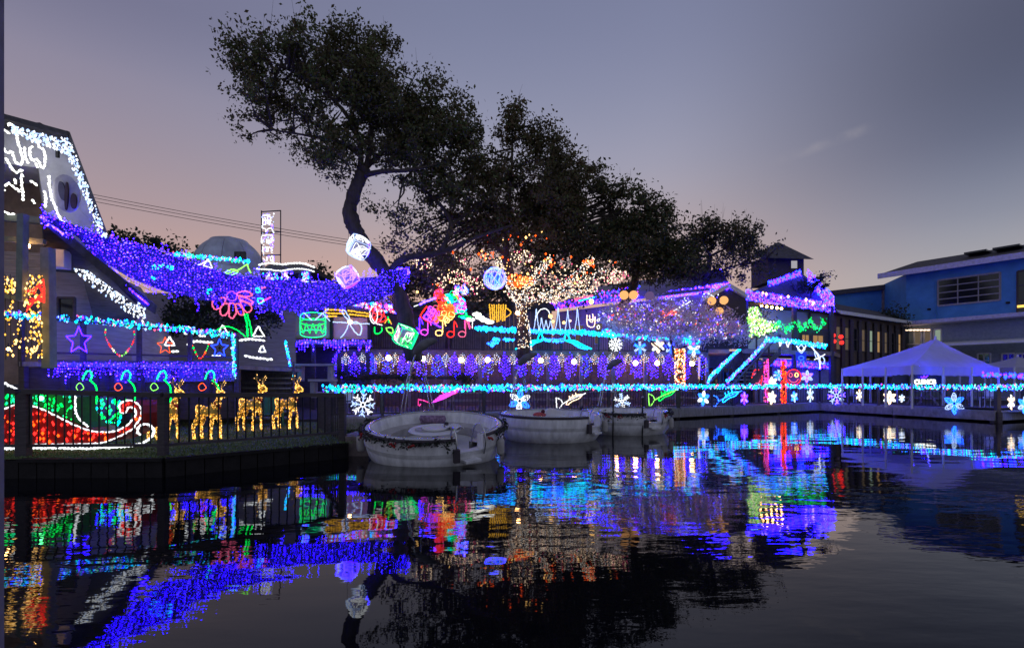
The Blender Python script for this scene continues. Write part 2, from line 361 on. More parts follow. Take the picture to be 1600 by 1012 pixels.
# ---- docks
def dock_run(i, a, b2, side):
    """deck strip with fascia board; side = offset towards the land"""
    a = Vector(a); b2 = Vector(b2); s = Vector(side); m = MB()
    deck = [a+Vector((0, 0, .5)), b2+Vector((0, 0, .5)), b2+s+Vector((0, 0, .5)), a+s+Vector((0, 0, .5))]
    t = bpy.data.objects.new('dock', None); col.objects.link(t); t.location = a; t['kind'] = 'structure'
    d = (b2-a); L = d.length; nn = max(4, int(L/.62))
    for k in range(nn):
        p, q = lerp(a, b2, k/nn), lerp(a, b2, (k+.985)/nn); sh = s
        MB().prism([p+Vector((0, 0, .44)), q+Vector((0, 0, .44)), q+sh+Vector((0, 0, .44)), p+sh+Vector((0, 0, .44))], (0, 0, .06)).build('deck_board', wood_grey, t)
    nf = max(2, int(L/3.4)); off = s.normalized()*-.03
    for k in range(nf):
        p, q = lerp(a, b2, k/nf), lerp(a, b2, (k+.995)/nf)
        MB().beam(p+off+Vector((0, 0, .26)), q+off+Vector((0, 0, .26)), .06, .36).build('fascia_board', wood_grey, t)
        MB().beam(p-off*4+Vector((0, 0, .44)), p-off*4+Vector((0, 0, -.9)), .18, .18).build('pile', wood_dark, t)
    return t
dock_run(0, D[0], D[1], (0, 2.6, 0)); dock_run(1, D[1], D[2], (-.2, 2.6, 0)); dock_run(2, D[3], D[2]+Vector((0, 0, 0)), (2.6, .3, 0)); dock_run(3, D[3]+Vector((.05, 0, 0)), D[4], (-.6, 2.4, 0))

def railing(label, a, b2, hgt, nposts, nbal, m_post, m_bal, zb=.09, post=.09, topw=.12, balr=.011, name='dock_railing', hb=None, skip_first=False, toph=.045):
    """a, b2: foot of the run on the deck; hb: height at the far end; thing > post, top_rail, bottom_rail, baluster"""
    a = Vector(a); b2 = Vector(b2); hb = hb or hgt; t = thing(name, label, 'railing', a)
    up = lambda k: Vector((0, 0, lerp(hgt, hb, k)))
    MB().beam(a+up(0), b2+up(1), topw, toph).build('top_rail', m_post, t)
    MB().beam(a+Vector((0, 0, zb)), b2+Vector((0, 0, zb)), .05, .05).build('bottom_rail', m_post, t)
    for k in range(nposts):
        if skip_first and k == 0: continue
        p = lerp(a, b2, k/(nposts-1)); MB().beam(p-Vector((0, 0, .12)), p+up(k/(nposts-1))+Vector((0, 0, -.025)), post, post).build('post', m_post, t)
    if nbal:
        me = None
        for k in range(nbal):
            f = (k+.5)/nbal; p = lerp(a, b2, f)
            if me is None:
                o_ = MB().box(p+Vector((0, 0, zb+(hgt-zb)/2)), (balr*2, balr*2, hgt-zb-.03)).build('baluster', m_bal, t); me = o_
            else:
                o_ = me.copy(); col.objects.link(o_); o_.parent = t
                dv = lerp(a, b2, f)-lerp(a, b2, .5/nbal); o_.location = dv
    return t
RZ = Vector((0, 0, .5))
e1 = Vector((-.06, .07, 0))
railing('black picket railing along the dock behind the round boats', D[0]+RZ+Vector((0, .07, 0)), D[1]+RZ+Vector((-.02, .07, 0)), .94, 9, 112, wood_dark, black_metal, balr=.010)
railing('dark dock railing running to the inner corner below the stairs', D[1]+RZ+Vector((.06, .09, 0)), D[2]+RZ+Vector((-.06, .07, 0)), .94, 6, 70, wood_dark, black_metal, balr=.009)
railing('dark dock railing in front of the white tent', D[2]+RZ+Vector((.09, -.08, 0)), D[3]+RZ+Vector((.09, .08, 0)), .94, 6, 56, wood_dark, black_metal, balr=.009)
railing('dark dock railing leaving the frame at the right', D[3]+RZ+Vector((.12, .06, 0)), D[4]+RZ+Vector((0, .06, 0)), .94, 4, 0, wood_dark, black_metal, post=.16)

# ---- fence of the lawn
fA, fB, fC, f0 = PW(40, 9.15, LZ), PW(255, 9.25, LZ), PW(535, 11.6, LZ), PW(-130, 9.1, LZ)
def hz(px, py, Y): return P(px, py, Y).z-LZ
railing('dark lawn fence run in front of the red sleigh', fA, fB, hz(40, 611, 9.15), 2, 16, wood_dark, black_metal, zb=.2, post=.13, topw=.19, balr=.009, name='lawn_fence', hb=hz(255, 617, 9.25), toph=.085)
railing('dark lawn fence run in front of the golden reindeer', fB, fC, hz(255, 617, 9.25), 2, 21, wood_dark, black_metal, zb=.2, post=.14, topw=.19, balr=.011, name='lawn_fence', hb=hz(535, 617, 11.6), skip_first=True, toph=.085)
railing('short dark lawn fence piece cut by the left edge', f0, fA+Vector((-.1, 0, 0)), hz(40, 611, 9.15), 2, 5, wood_dark, black_metal, zb=.2, post=.1, topw=.19, balr=.009, name='lawn_fence', toph=.085)
# close-boarded return at the right end
t = thing('board_fence', 'dark close-boarded fence going back from the lawn corner', 'fence', fC); e = PW(497, 15.2, LZ)
for k in range(16):
    p = lerp(fC, e, (k+.7)/16); MB().box(p+Vector((0, 0, .5)), (.03, .17, 1.0), rz=.32).build('board', wood_dark, t)
MB().beam(fC+Vector((0, .1, 1.03)), e+Vector((0, 0, 1.03)), .12, .05).build('top_rail', wood_grey, t)

# ---- floating step beside the first boat
t = thing('floating_step', 'brown wooden step box floating between fence and boat', 'dock step', P(560, 690, 11.8))
for k in range(5):
    MB().box((P(560, 690, 11.9).x-.27+k*.135, 12.3, .42), (.128, 1.5, .05)).build('plank', wood_brown, t)
MB().box((P(560, 690, 11.9).x, 12.3, .16), (.66, 1.46, .46)).build('body', wood_brown, t)

# ---- raised deck on the left
F0, F1 = PW(30, 13.2, 2.2), PW(368, 16, 2.2)
t = thing('raised_deck', 'raised wooden deck skirted with violet net lights behind the lawn', 'deck', F0)
poly = [F0, F1, F1+Vector((.3, 4.2, 0)), F0+Vector((-2, 7, 0))]
MB().prism([p-Vector((0, 0, .12)) for p in poly], (0, 0, .12)).build('floor', wood_grey, t)
for k in range(7):
    p = lerp(F0, F1, k/6); MB().beam(p+Vector((0, .12, -.12)), p+Vector((0, .12, -1.9)), .14, .14).build('support_post', wood_dark, t)
MB().beam(F0+Vector((0, .25, -.9)), F1+Vector((0, .25, -.9)), .05, 1.5).build('skirt', wood_dark, t)
def rail_at(px): 
    f = (px-30)/338; return lerp(F0, F1, f)
hL = P(30, 493, 13.2).z-2.2; hR = P(368, 524, 16).z-2.2
railing('dark wooden rail of the raised left deck hung with rope light figures', F0+Vector((0, .06, 0)), F1+Vector((0, .06, 0)), hL, 5, 0, wood_dark, black_metal, zb=.25, post=.1, name='deck_railing', hb=hR)

# ---- wooden stairs beside it
t = thing('wooden_stairs', 'blue-lit wooden steps between the raised deck and kiosk', 'stairs', PW(410, 17, .4))
for k in range(10):
    Y = 16.9+k*.34; MB().beam(PW(374, Y, .5+k*.19), PW(458, Y, .5+k*.19), .38, .06).build('tread', wood_grey, t)
    MB().beam(PW(375, Y+.16, .41+k*.19), PW(457, Y+.16, .41+k*.19), .03, .14).build('riser', wood_grey, t)
for px in (372, 459): MB().beam(PW(px, 16.8, .45), PW(px, 20.2, 2.35), .06, .3).build('stringer', wood_dark, t)
MB().prism([PW(372, 20.3, 2.25), PW(470, 20.3, 2.25), PW(470, 24, 2.25), PW(372, 24, 2.25)], (0, 0, .06)).build('landing', wood_grey, t)

# ---- low benches / terrace edges in front of the kiosk
for (x0, x1, y, Y, lab) in ((462, 524, 570, 21, 'pale stone bench slab under the kiosk, the upper of two'), (485, 524, 594, 19.5, 'pale stone bench slab under the kiosk, the lower of two')):
    t = thing('stone_bench', lab, 'bench', P(x0, y, Y)); p, q = P(x0, y, Y), P(x1, y, Y)
    MB().beam(p, q, .5, .09).build('slab', concrete, t)
    for f in (.12, .88): MB().box(lerp(p, q, f)-Vector((0, -.05, .36)), (.16, .35, .6)).build('support', concrete, t)

# ---- stone retaining wall: courses of blocks
t = thing('stone_wall', 'low stone block wall behind the dock railing', 'wall', PW(500, 22.5, .42)); mes = []
for i in range(4):
    mes.append(MB().box((0, 0, 0), (.52-.05*i, .3+.02*i, .205)).build('block', stone, t))
ix = 0
for row in range(6):
    x = PW(500, 22.5, 0).x+(row % 2)*.27
    while x < PW(850, 22.5, 0).x:
        if ix < 4: o_ = mes[ix]
        else: o_ = random.choice(mes).copy(); col.objects.link(o_); o_.parent = t
        o_.location = Vector((x, 22.5+random.uniform(-.025, .025), .53+row*.213))-t.location; o_.rotation_euler.z = random.uniform(-.02, .02)
        x += .54; ix += 1

# ---- the middle raised deck with its skirt wall
E0, E1 = PW(524, 25.4, 3.3), PW(1106, 28.2, 3.3)
t = thing('terrace_deck', 'long raised terrace deck over the violet icicle lights', 'deck', E0)
MB().prism([p-Vector((0, 0, .16)) for p in (E0, E1, E1+Vector((0, 6, 0)), E0+Vector((0, 8, 0)))], (0, 0, .16)).build('floor', wood_brown, t)
nb = 46
for k in range(nb):
    p, q = lerp(E0, E1, k/nb), lerp(E0, E1, (k+.97)/nb)
    MB().beam(p+Vector((0, 1.5, -1.6)), q+Vector((0, 1.5, -1.6)), .06, 2.9).build('skirt_board', wood_dark, t)
for k in range(12):
    p = lerp(E0, E1, k/11); MB().beam(p+Vector((0, .1, -.16)), p+Vector((0, .1, -2.9)), .16, .16).build('support_post', wood_brown, t)
for k in range(6):
    p, q = lerp(E0, E1, k/6), lerp(E0, E1, (k+.996)/6)
    MB().beam(p+Vector((0, -.04, -.1)), q+Vector((0, -.04, -.1)), .05, .24).build('fascia_board', wood_brown, t)
q0 = lerp(E0, E1, .02); q1 = lerp(E0, E1, .37)
railing('dark picket terrace railing behind the rope light music notes', q0+Vector((0, .1, 0)), q1+Vector((0, .1, 0)), 1.15, 5, 60, wood_dark, black_metal, name='terrace_railing')
railing('dark terrace railing carrying the turquoise garland', q1+Vector((.05, .1, 0)), lerp(E0, E1, .79)+Vector((0, .1, 0)), 1.15, 5, 62, wood_dark, black_metal, name='terrace_railing')
railing('dark terrace railing behind the row of hanging snowflakes', lerp(E0, E1, .795)+Vector((0, .1, 0)), E1+Vector((0, .1, 0)), 1.15, 4, 36, wood_dark, black_metal, name='terrace_railing')
# ================================================================== buildings
def window(t, a, b2, z0, z1, nrm, m_pane, nx=1, nz=1, fw=.05, m_frame=None, depth=.06):
    """framed window on the wall from a to b2 (xy at z ignored): window > pane, muntin"""
    a = Vector((a[0], a[1], 0)); b2 = Vector((b2[0], b2[1], 0)); nrm = Vector(nrm)
    c = (a+b2)/2; W = (b2-a).length; m = MB(); mf = m_frame or wood_dark
    za = Vector((0, 0, z0)); zb = Vector((0, 0, z1)); o_ = nrm*depth/2
    m.beam(a+za+o_, b2+za+o_, depth, fw); m.beam(a+zb+o_, b2+zb+o_, depth, fw)
    m.beam(a+za+o_, a+zb+o_, fw, depth); m.beam(b2+za+o_, b2+zb+o_, fw, depth)
    w = m.build('window', mf, t)
    p = nrm*.012
    pa = MB().add([a+za+p, b2+za+p, b2+zb+p, a+zb+p], [(0, 1, 2, 3)]).build('pane', m_pane, t)
    for i in range(1, nx):
        q = lerp(a, b2, i/nx); MB().beam(q+za+o_*.8, q+zb+o_*.8, fw*.6, depth*.6).build('muntin', mf, t)
    for i in range(1, nz):
        zz = Vector((0, 0, lerp(z0, z1, i/nz))); MB().beam(a+zz+o_*.8, b2+zz+o_*.8, depth*.6, fw*.6).build('muntin', mf, t)
lit_win = glow('lit_window_warm', (1.0, .58, .24), .38); lit_dim = glow('lit_window_dim', (.55, .40, .28), .20); lit_cool = glow('lit_window_cool', (.55, .72, .55), .42)
lit_gold = glow('lit_window_gold', (1.0, .6, .12), 1.6)

# ---- chalet on the far left: white gable with neon outlines
t = thing('chalet', 'white gabled chalet wall with white neon outlines at left edge', 'house', PW(60, 12.6, .4))
g0 = [P(-120, 150, 12.0), P(0, 183, 12.7), P(105, 211, 13.4), P(166, 370, 13.9), P(166, 420, 13.9), P(72, 338, 13.3), P(60, 262, 13.1), P(-120, 240, 12.0)]
MB().prism(g0, (-4.6, 5, 0)).build('gable_wall', plaster, t)
MB().prism([P(-120, 140, 11.5), P(0, 176, 12.2), P(106, 205, 12.9), P(106, 212, 12.9), P(0, 184, 12.2), P(-120, 150, 11.5)], (-4.8, 5.3, 0)).build('ridge_cap', shingle, t)
MB().prism([P(104, 204, 12.9), P(109, 206, 12.9), P(171, 372, 13.3), P(165, 373, 13.3)], (-4.8, 5.3, 0)).build('roof_slope', shingle, t)
MB().box(P(33, 190, 12.6)+Vector((0, .5, .05)), (.12, .12, .3)).build('chimney', black_metal, t)
MB().box(P(90, 237, 12.85), (.07, .05, .3)).build('wall_vent', black_metal, t)
# dark porch behind the lower floor
MB().prism([P(-120, 250, 13.6), P(72, 275, 14.2), P(72, 600, 14.2), P(-120, 600, 13.6)], (-1, 3, 0)).build('porch_back_wall', mat('porch_boards', (.30, .21, .16), .8, var=.35, scale=3), t)
for k in range(9):
    MB().beam(P(-60, 392+k*6, 13.2), P(66, 398+k*5.5, 13.6), .03, .085).build('siding_board', siding, t)
MB().beam(P(-100, 330, 12.1), P(72, 346, 12.6), .14, .16).build('beam', wood_pale, t)
MB().beam(P(-100, 366, 12.0), P(70, 378, 12.5), .12, .12).build('beam', wood_pale, t)
MB().beam(P(36, 335, 12.1), P(34, 470, 12.1), .15, .15).build('porch_post', wood_pale, t)
MB().beam(P(75, 388, 12.4), P(77, 575, 12.4), .2, .2).build('porch_post', wood_pale, t)
MB().beam(P(-100, 440, 11.9), P(35, 468, 12.3), .06, .1).build('porch_rail', wood_pale, t)
# sign oval with dark shapes
t = thing('oval_sign', 'pale oval sign with three dark leaf shapes on the chalet', 'sign', P(104, 302, 12.75))
def ell(cx, cy, rx, ry, Y, m_, name, tilt=0, th=.04):
    pl = []
    for i in range(22):
        a = 2*math.pi*i/22; u, v = rx*math.cos(a), ry*math.sin(a); pl.append(P(cx+u*math.cos(tilt)-v*math.sin(tilt), cy+u*math.sin(tilt)+v*math.cos(tilt), Y))
    return MB().prism(pl, (0, th, 0)).build(name, m_, t)
ell(103, 302, 21, 30, 12.72, mat('pale_sign_face', (.5, .48, .55), .6), 'face', -.25)
sg = mat('sign_grey', (.16, .15, .2), .6); sb_ = mat('sign_brown', (.09, .05, .06), .6)
ell(96, 298, 5, 15, 12.67, sg, 'leaf', -.15); ell(103, 306, 2.6, 22, 12.66, sb_, 'leaf', .03); ell(114, 314, 4.6, 12, 12.67, sb_, 'leaf', .0)
# neon outlines
def zz(l): return [(x*.168, 180+y*.168) for x, y in l]
NY = lambda x: 12.2+.006*x
t = thing('neon_outline', 'white neon cloud-like outlines on the chalet wall', 'neon sign', P(20, 230, 12.2))
for nm, l, c in (('loop', [(75, 100), (95, 75), (125, 110), (145, 170), (162, 240), (190, 330), (212, 420), (185, 462), (140, 425), (108, 335), (70, 352), (28, 310), (10, 220), (22, 138), (60, 150), (92, 172)], 0),
              ('loop', [(295, 255), (320, 228), (350, 250), (370, 300), (412, 332), (422, 430), (402, 492), (372, 470), (348, 410), (300, 425), (280, 380), (280, 312), (320, 292)], 0),
              ('stroke', [(228, 300), (235, 385), (262, 445)], 0), ('stroke', [(50, 400), (95, 468), (150, 535), (190, 505), (215, 520)], 0), ('stroke', [(330, 440), (350, 490)], 0),
              ('stroke', [(200, 545), (198, 640), (212, 740), (210, 810)], 0), ('stroke', [(280, 610), (310, 625), (345, 660)], 0), ('stroke', [(45, 660), (80, 632), (130, 670), (190, 715)], 0),
              ('stroke', [(12, 710), (12, 850)], 0), ('stroke', [(10, 700), (60, 700)], 0), ('stroke', [(408, 700), (425, 770), (420, 855)], 0), ('stroke', [(290, 780), (330, 835)], 0), ('stroke', [(20, 890), (80, 915), (160, 925)], 0),
              ('arc', [(462, 560), (458, 640), (478, 760), (520, 870), (565, 970), (600, 995)], 0), ('stroke', [(135, 590), (140, 640)], 0)):
    px_rope(t, nm, zz(l), NY, 'hotwhite', .033)
pts = []; 
for k in range(260):
    f = random.random(); x = 18+f*88; y = 196+f*24+random.uniform(0, 22)*(.55+.45*f); pts.append(P(x, y, 12.15+f*.55))
light_string('fairy_lights', 'blue-white fairy light band under the chalet ridge', 'fairy lights', pts, ['bluewhite', 'bluewhite', 'white'], .022)
pts = []
for k in range(230):
    f = random.random(); x = 104+f*60+random.uniform(-9, 3); y = 216+f*152+random.uniform(-4, 4); pts.append(P(x, y, 12.75+f*.4))
light_string('fairy_lights', 'blue-white fairy lights down the chalet roof slope', 'fairy lights', pts, ['bluewhite', 'white', 'bluewhite'], .024)
# lower wing: dark roof with violet edge and white icicles
t = thing('porch_wing', 'dark low chalet wing with a steep eave hung with icicle lights', 'house', PW(150, 15, .4))
MB().prism([P(66, 332, 12.0), P(232, 468, 14.6), P(229, 482, 14.6), P(63, 346, 12.0)], (-.1, .5, -.1)).build('roof', shingle, t)
MB().prism([P(84, 418, 14.2), P(150, 418, 14.6), P(206, 502, 15.2), P(206, 580, 15.2), P(84, 580, 14.2)], (-.9, 3, 0)).build('wall', siding, t)
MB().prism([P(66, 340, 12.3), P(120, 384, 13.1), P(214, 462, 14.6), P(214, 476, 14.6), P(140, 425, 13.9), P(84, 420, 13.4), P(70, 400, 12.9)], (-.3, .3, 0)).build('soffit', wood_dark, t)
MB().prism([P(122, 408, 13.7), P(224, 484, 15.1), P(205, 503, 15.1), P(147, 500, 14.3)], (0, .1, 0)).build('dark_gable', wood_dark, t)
MB().box(P(91, 405, 13.0), (.4, .35, .44), rz=.3).build('speaker_box', white_paint, t)
window(t, P(92, 480, 13.72), P(118, 480, 13.74), P(92, 500, 13.7).z, P(92, 465, 13.7).z, (0, -1, 0), glass_dark)
pts = []
for k in range(420):
    f = random.random(); dr = (f*16 % 1); x = 116+f*112; y = 396+f*84+random.random()**1.1*(30 if dr < .6 else 20); pts.append(P(x, y, 13.6+f*1.3))
light_string('icicle_lights', 'thick white icicle lights under the dark chalet eave', 'icicle lights', pts, ['white', 'white', 'bluewhite'], .026, h=1.2)
pts = [P(66+f*165, 339+f*136, 11.95+f*2.6) for f in [i/110 for i in range(111)]]
light_string('eave_lights', 'violet light line along the dark chalet eave', 'fairy lights', pts, ['violet', 'lilac'], .026, [pts])

# warm curtain and red zigzag on the porch
pts = []
for x0, x1, y0, y1, nn in ((6, 32, 432, 460, 50), (38, 66, 430, 560, 150), (6, 20, 470, 500, 16), (8, 34, 500, 558, 22)):
    for k in range(nn): x = random.uniform(x0, x1); pts.append(P(x, random.uniform(y0, y1), 12.15+random.uniform(-.1, .1)))
light_string('curtain_lights', 'warm yellow curtain lights around the chalet porch posts', 'curtain lights', pts, ['gold', 'warm', 'yellow', 'warm'], .024, [[P(x, 428, 12.2), P(x+1, 562, 12.2)] for x in (8, 16, 28, 40, 48, 56, 64)])
t = thing('zigzag_panel', 'red zigzag rope light panel hanging on the porch', 'rope light', P(55, 460, 12.0))
for k in range(7):
    o_ = k*4.4; px_rope(t, 'strand', [(39+o_*.55, 455+o_*.2), (52+o_*.3, 452-o_*.3), (68, 436+o_*1.1), (70, 452+o_*.8), (40+o_*.2, 488-o_*.9)], 12.0+.01*k, 'red', .011, sm=False)
t = thing('porch_lamp', 'round warm lamp glowing under the chalet porch beam', 'lamp', P(42, 384, 12.3)); MB().ball(P(42, 384, 12.3), .065).build('bulb', g('lamp'), t); MB().tube([P(42, 372, 12.3), P(42, 381, 12.3)], .02).build('socket', black_metal, t)
t = thing('porch_lamp', 'small warm lamp low beside the porch curtain lights', 'lamp', P(13, 545, 12.3)); MB().ball(P(13, 545, 12.3), .035).build('bulb', g('lamp'), t); MB().tube([P(13, 536, 12.3), P(13, 543, 12.3)], .012).build('socket', black_metal, t)

# ---- sided back wall behind the raised deck
t = thing('sided_wall', 'grey lap-sided wall behind the hedge and violet lights', 'wall', PW(200, 19.6, .4))
for k in range(24): MB().beam(P(140, 585-k*5.4, 19.6), P(462, 585-k*5.4, 22.5), .03, .15).build('siding_board', siding, t)
MB().beam(P(140, 520, 19.75), P(462, 520, 22.65), .1, 3.2).build('backing', wood_dark, t)

# ---- dome, tower of light, gazebo on the hill
hill_y = 42
t = thing('dome', 'grey metal dome with a small window behind the violet lights', 'dome', P(357, 440, hill_y))
c = P(358, 424, hill_y); r = 52/800*hill_y
prof = [(r*math.cos(a), r*1.02*math.sin(a)) for a in [i*math.pi/2/12 for i in range(13)]]
for k in range(10):
    a0 = 2*math.pi*k/10; MB().lathe([(q[0]+1e-4, q[1]) for q in prof], c, 4, a0=a0+.006, a1=a0+2*math.pi/10-.006).build('shell_panel', mat('dome_metal', (.46, .48, .54), .45, .3, var=.35, scale=.8), t, smooth=True)
MB().lathe([(r*.985, -3.6), (r*.985, .05)], c, 40).build('drum', plaster, t)
MB().lathe([(r*.6, r*.80), (r*.5, r*.92), (.01, r*1.06)], c, 24).build('cap', mat('dome_metal', (.3, .32, .36)), t, smooth=True)
Yd = hill_y-r*.93
window(t, P(367, 402, Yd), P(384, 402, Yd), P(367, 405, Yd).z, P(367, 394, Yd).z, (0, -1, 0), glass_dark, 2, 1, fw=.09)
t = thing('light_tower', 'tall open steel frame tower carrying white light lettering', 'light tower', P(423, 440, 40))
for x in (408.5, 438.5): MB().tube([P(x, 329, 40), P(x, 445, 40)], .045, 4).build('mast', black_metal, t)
for x in (408.5, 438.5): MB().tube([P(x, 329, 40.9), P(x, 445, 40.9)], .035, 4).build('mast', black_metal, t)
for y0, y1 in ((331, 329), (364, 362), (399, 398)): MB().tube([P(408, y0, 40), P(439, y1, 40)], .045, 4).build('crossbar', black_metal, t)
for y0 in (330, 363, 398):
    for x in (408.5, 438.5): MB().tube([P(x, y0, 40), P(x, y0, 40.9)], .03, 4).build('crossbar', black_metal, t)
tw = lambda l: [(400+x*.1186, 325+y*.1186) for x, y in l]
for l in ([(85, 100), (130, 95), (190, 90)], [(90, 130), (90, 220), (125, 220), (125, 120)], [(150, 210), (150, 110), (190, 110), (190, 215), (170, 215), (170, 150)], [(85, 160), (195, 165)], [(80, 230), (85, 270), (120, 268), (140, 295), (165, 268), (200, 262), (222, 300), (235, 330)], [(75, 365), (215, 355)], [(75, 375), (72, 465), (85, 465), (95, 410)],
          [(140, 410), (140, 460), (158, 465), (158, 400)], [(180, 410), (180, 460), (205, 455), (205, 400), (182, 405)], [(216, 360), (216, 440)], [(80, 520), (105, 520), (78, 570), (108, 570)], [(140, 515), (140, 575), (160, 575), (160, 515), (140, 515)], [(220, 515), (190, 530), (220, 555), (190, 578)], [(90, 660), (120, 690)], [(145, 640), (145, 690), (165, 690)], [(190, 640), (190, 690), (222, 690), (222, 630), (190, 640)]):
    px_rope(t, 'light_stroke', tw(l), 39.9, 'white', .05, sm=False)
pts = [P(409+random.random()*19, 334+random.random()*76, 39.92) for k in range(110)]
light_string('', '', '', pts, ['bluewhite', 'white', 'lilac'], .045, parent=t)
t = thing('gazebo', 'hilltop gazebo roof outlined by two wavy white light ropes', 'gazebo', P(450, 445, 38))
MB().prism([P(408, 421, 37.4), P(420, 413, 37.4), P(470, 412, 37.4), P(492, 420, 37.4), P(490, 426, 37.4), P(408, 427, 37.4)], (0, 3.5, .1)).build('roof', shingle, t)
for x in (412, 430, 468, 484): MB().beam(P(x, 424, 37.6), P(x, 452, 37.6), .16, .16).build('post', wood_dark, t)
px_rope(t, 'roof_rope', [(404, 414), (420, 411), (440, 413), (460, 411), (477, 412), (492, 418)], 37.3, 'white', .085); px_rope(t, 'roof_rope', [(400, 420), (418, 421), (438, 423), (460, 420), (478, 421), (493, 425)], 37.3, 'white', .07)
pts = [P(random.choice([random.uniform(411, 434), random.uniform(472, 482), random.uniform(440, 450)]), random.uniform(425, 442), 37.3) for k in range(150)]
light_string('', '', '', pts, ['bluewhite', 'lilac', 'white', 'violet', 'cyan'], .05, parent=t)

# ---- kiosk with two lit panels
t = thing('kiosk_deck', 'small deck with violet icicle fringe under the kiosk', 'deck', PW(447, 23.4, 3.3))
K0, K1 = P(447, 530, 23.4), P(578, 547, 24.0)
kz = P(450, 531, 23.4).z
MB().prism([PW(447, 23.4, kz-.18), PW(578, 24, kz-.18), PW(585, 27, kz-.18), PW(447, 27, kz-.18)], (0, 0, .18)).build('floor', wood_brown, t)
for x in (450, 490, 530, 575): MB().beam(PW(x, 23.7, kz-.18), PW(x, 23.7, .4), .16, .16).build('support_post', wood_dark, t)
MB().prism([PW(452, 25.2, kz-.2), PW(578, 25.6, kz-.2), PW(578, 25.6, .4), PW(452, 25.2, .4)], (0, .1, 0)).build('under_wall', wood_dark, t)
t = thing('kiosk', 'open-sided kiosk with two pale lit panels behind the light drum', 'kiosk', PW(455, 24.2, kz))
pan = mat('kiosk_panel', (.66, .44, .36), .8, var=.2, scale=1.5)
MB().prism([P(458, 488, 24.3), P(516, 488, 24.4), P(516, 528, 24.4), P(458, 528, 24.3)], (0, .05, 0)).build('panel', pan, t)
MB().prism([P(520, 494, 24.4), P(576, 497, 24.6), P(576, 530, 24.6), P(520, 530, 24.4)], (0, .05, 0)).build('panel', pan, t)
for x in (454, 518, 577): MB().beam(P(x, 480, 24.3), P(x, 531, 24.3), .14, .14).build('post', black_metal, t)
MB().prism([P(446, 478, 23.6), P(520, 474, 23.8), P(620, 486, 24.6), P(620, 490, 24.6), P(520, 482, 23.8), P(446, 484, 23.6)], (0, 3, .3)).build('roof', shingle, t)
MB().prism([P(455, 485, 27.2), P(620, 485, 27.2), P(620, 545, 27.2), P(455, 545, 27.2)], (0, .1, 0)).build('back_wall', wood_brown, t)
pts = [P(507+f*110+random.uniform(-2, 2), 464+f*20+random.uniform(-6, 6), 23.5+f) for f in [random.random() for k in range(190)]]
light_string('fairy_lights', 'pink and blue fairy lights along the kiosk roof edge', 'fairy lights', pts, ['pink', 'lilac', 'bluewhite', 'magenta', 'cyan', 'red', 'white'], .045)
t = thing('awning_light', 'glowing yellow light strip under the kiosk roof', 'light strip', P(540, 488, 23.7))
for a, b2 in (((507, 483), (540, 485)), ((543, 485), (576, 490)), ((508, 489), (540, 490)), ((545, 491), (576, 494)), ((510, 494), (528, 494))): px_rope(t, 'tube', [a, b2], 23.7, 'yellow', .05)

# ---- house in the middle with light-trimmed roof
t = thing('terrace_house', 'long terrace house with violet-edged roof behind the bare tree', 'house', PW(900, 34, 3.3))
e0, e1 = P(858, 484, 36), P(1142, 450, 27.5); r0, r1 = P(925, 452, 39), P(1125, 424, 30.2)
MB().prism([e0, e1, r1, r0], (0, 0, .15)).build('roof', mat('lavender_roof', (.30, .27, .33), .8, var=.3, scale=2, bump=.4), t)
MB().prism([e0+Vector((.6, .4, -.1)), e1+Vector((-.3, .5, -.1)), PW(1140, 28, 3.3), PW(858, 36.4, 3.3)], (1, 3, 0)).build('wall', mat('peach_wall', (.62, .46, .40), .8, var=.15, scale=1), t)
MB().prism([P(1098, 464, 27.3), P(1140, 442, 27.3), P(1168, 459, 27.3), P(1168, 466, 27.3), P(1140, 449, 27.3), P(1098, 471, 27.3)], (0, .3, 0)).build('gable_fascia', white_paint, t)
MB().prism([P(1100, 468, 27.5), P(1140, 447, 27.5), P(1166, 463, 27.5), P(1166, 545, 27.5), P(1100, 545, 27.5)], (0, .2, 0)).build('porch_gable', wood_dark, t)
for x in (905, 940, 1000, 1060): 
    f = (x-858)/284; a = lerp(Vector((e0.x, e0.y, 0)), Vector((e1.x, e1.y, 0)), f)
    window(t, a+Vector((.2, .32, 0)), a+Vector((1.3, .0, 0)), 4.2, 5.6, (.0, -1, 0), lit_dim, 2, 2, m_frame=white_paint)
RL = ['violet', 'purple', 'violet', 'magenta', 'blue', 'lilac']
def strip(label, x0, y0, Y0, x1, y1, Y1, w, nn, cols=RL, r=.042):
    pts = []
    for k in range(nn):
        f = random.random(); pts.append(P(lerp(x0, x1, f), lerp(y0, y1, f)+random.uniform(-1.9, 1.9)*w, lerp(Y0, Y1, f)-.1))
    light_string('roof_lights', label, 'roof lights', pts, cols, r)
strip('magenta and violet lights along the lower roof edge of terrace house', 1028, 463, 31, 1140, 446, 27.4, 2.6, 420)
strip('blue and violet lights along the ridge of the terrace house', 1018, 455, 34, 1128, 426, 30, 3.0, 380, ['violet', 'blue', 'violet', 'purple'])
strip('violet roof lights left of the paper lanterns', 930, 466, 33, 1000, 458, 31, 6, 150)
strip('violet eave lights above the white cage arches', 842, 482, 33.5, 935, 468, 32, 3, 130, ['purple', 'violet', 'magenta', 'violet'])
t = thing('light_tube', 'pink and cyan light tube lying on the terrace eave', 'light tube', P(897, 467, 32))
px_rope(t, 'tube', [(897, 468), (930, 461)], 32, 'pink', .1); px_rope(t, 'tube', [(904, 470), (931, 464)], 31.95, 'cyan', .06)

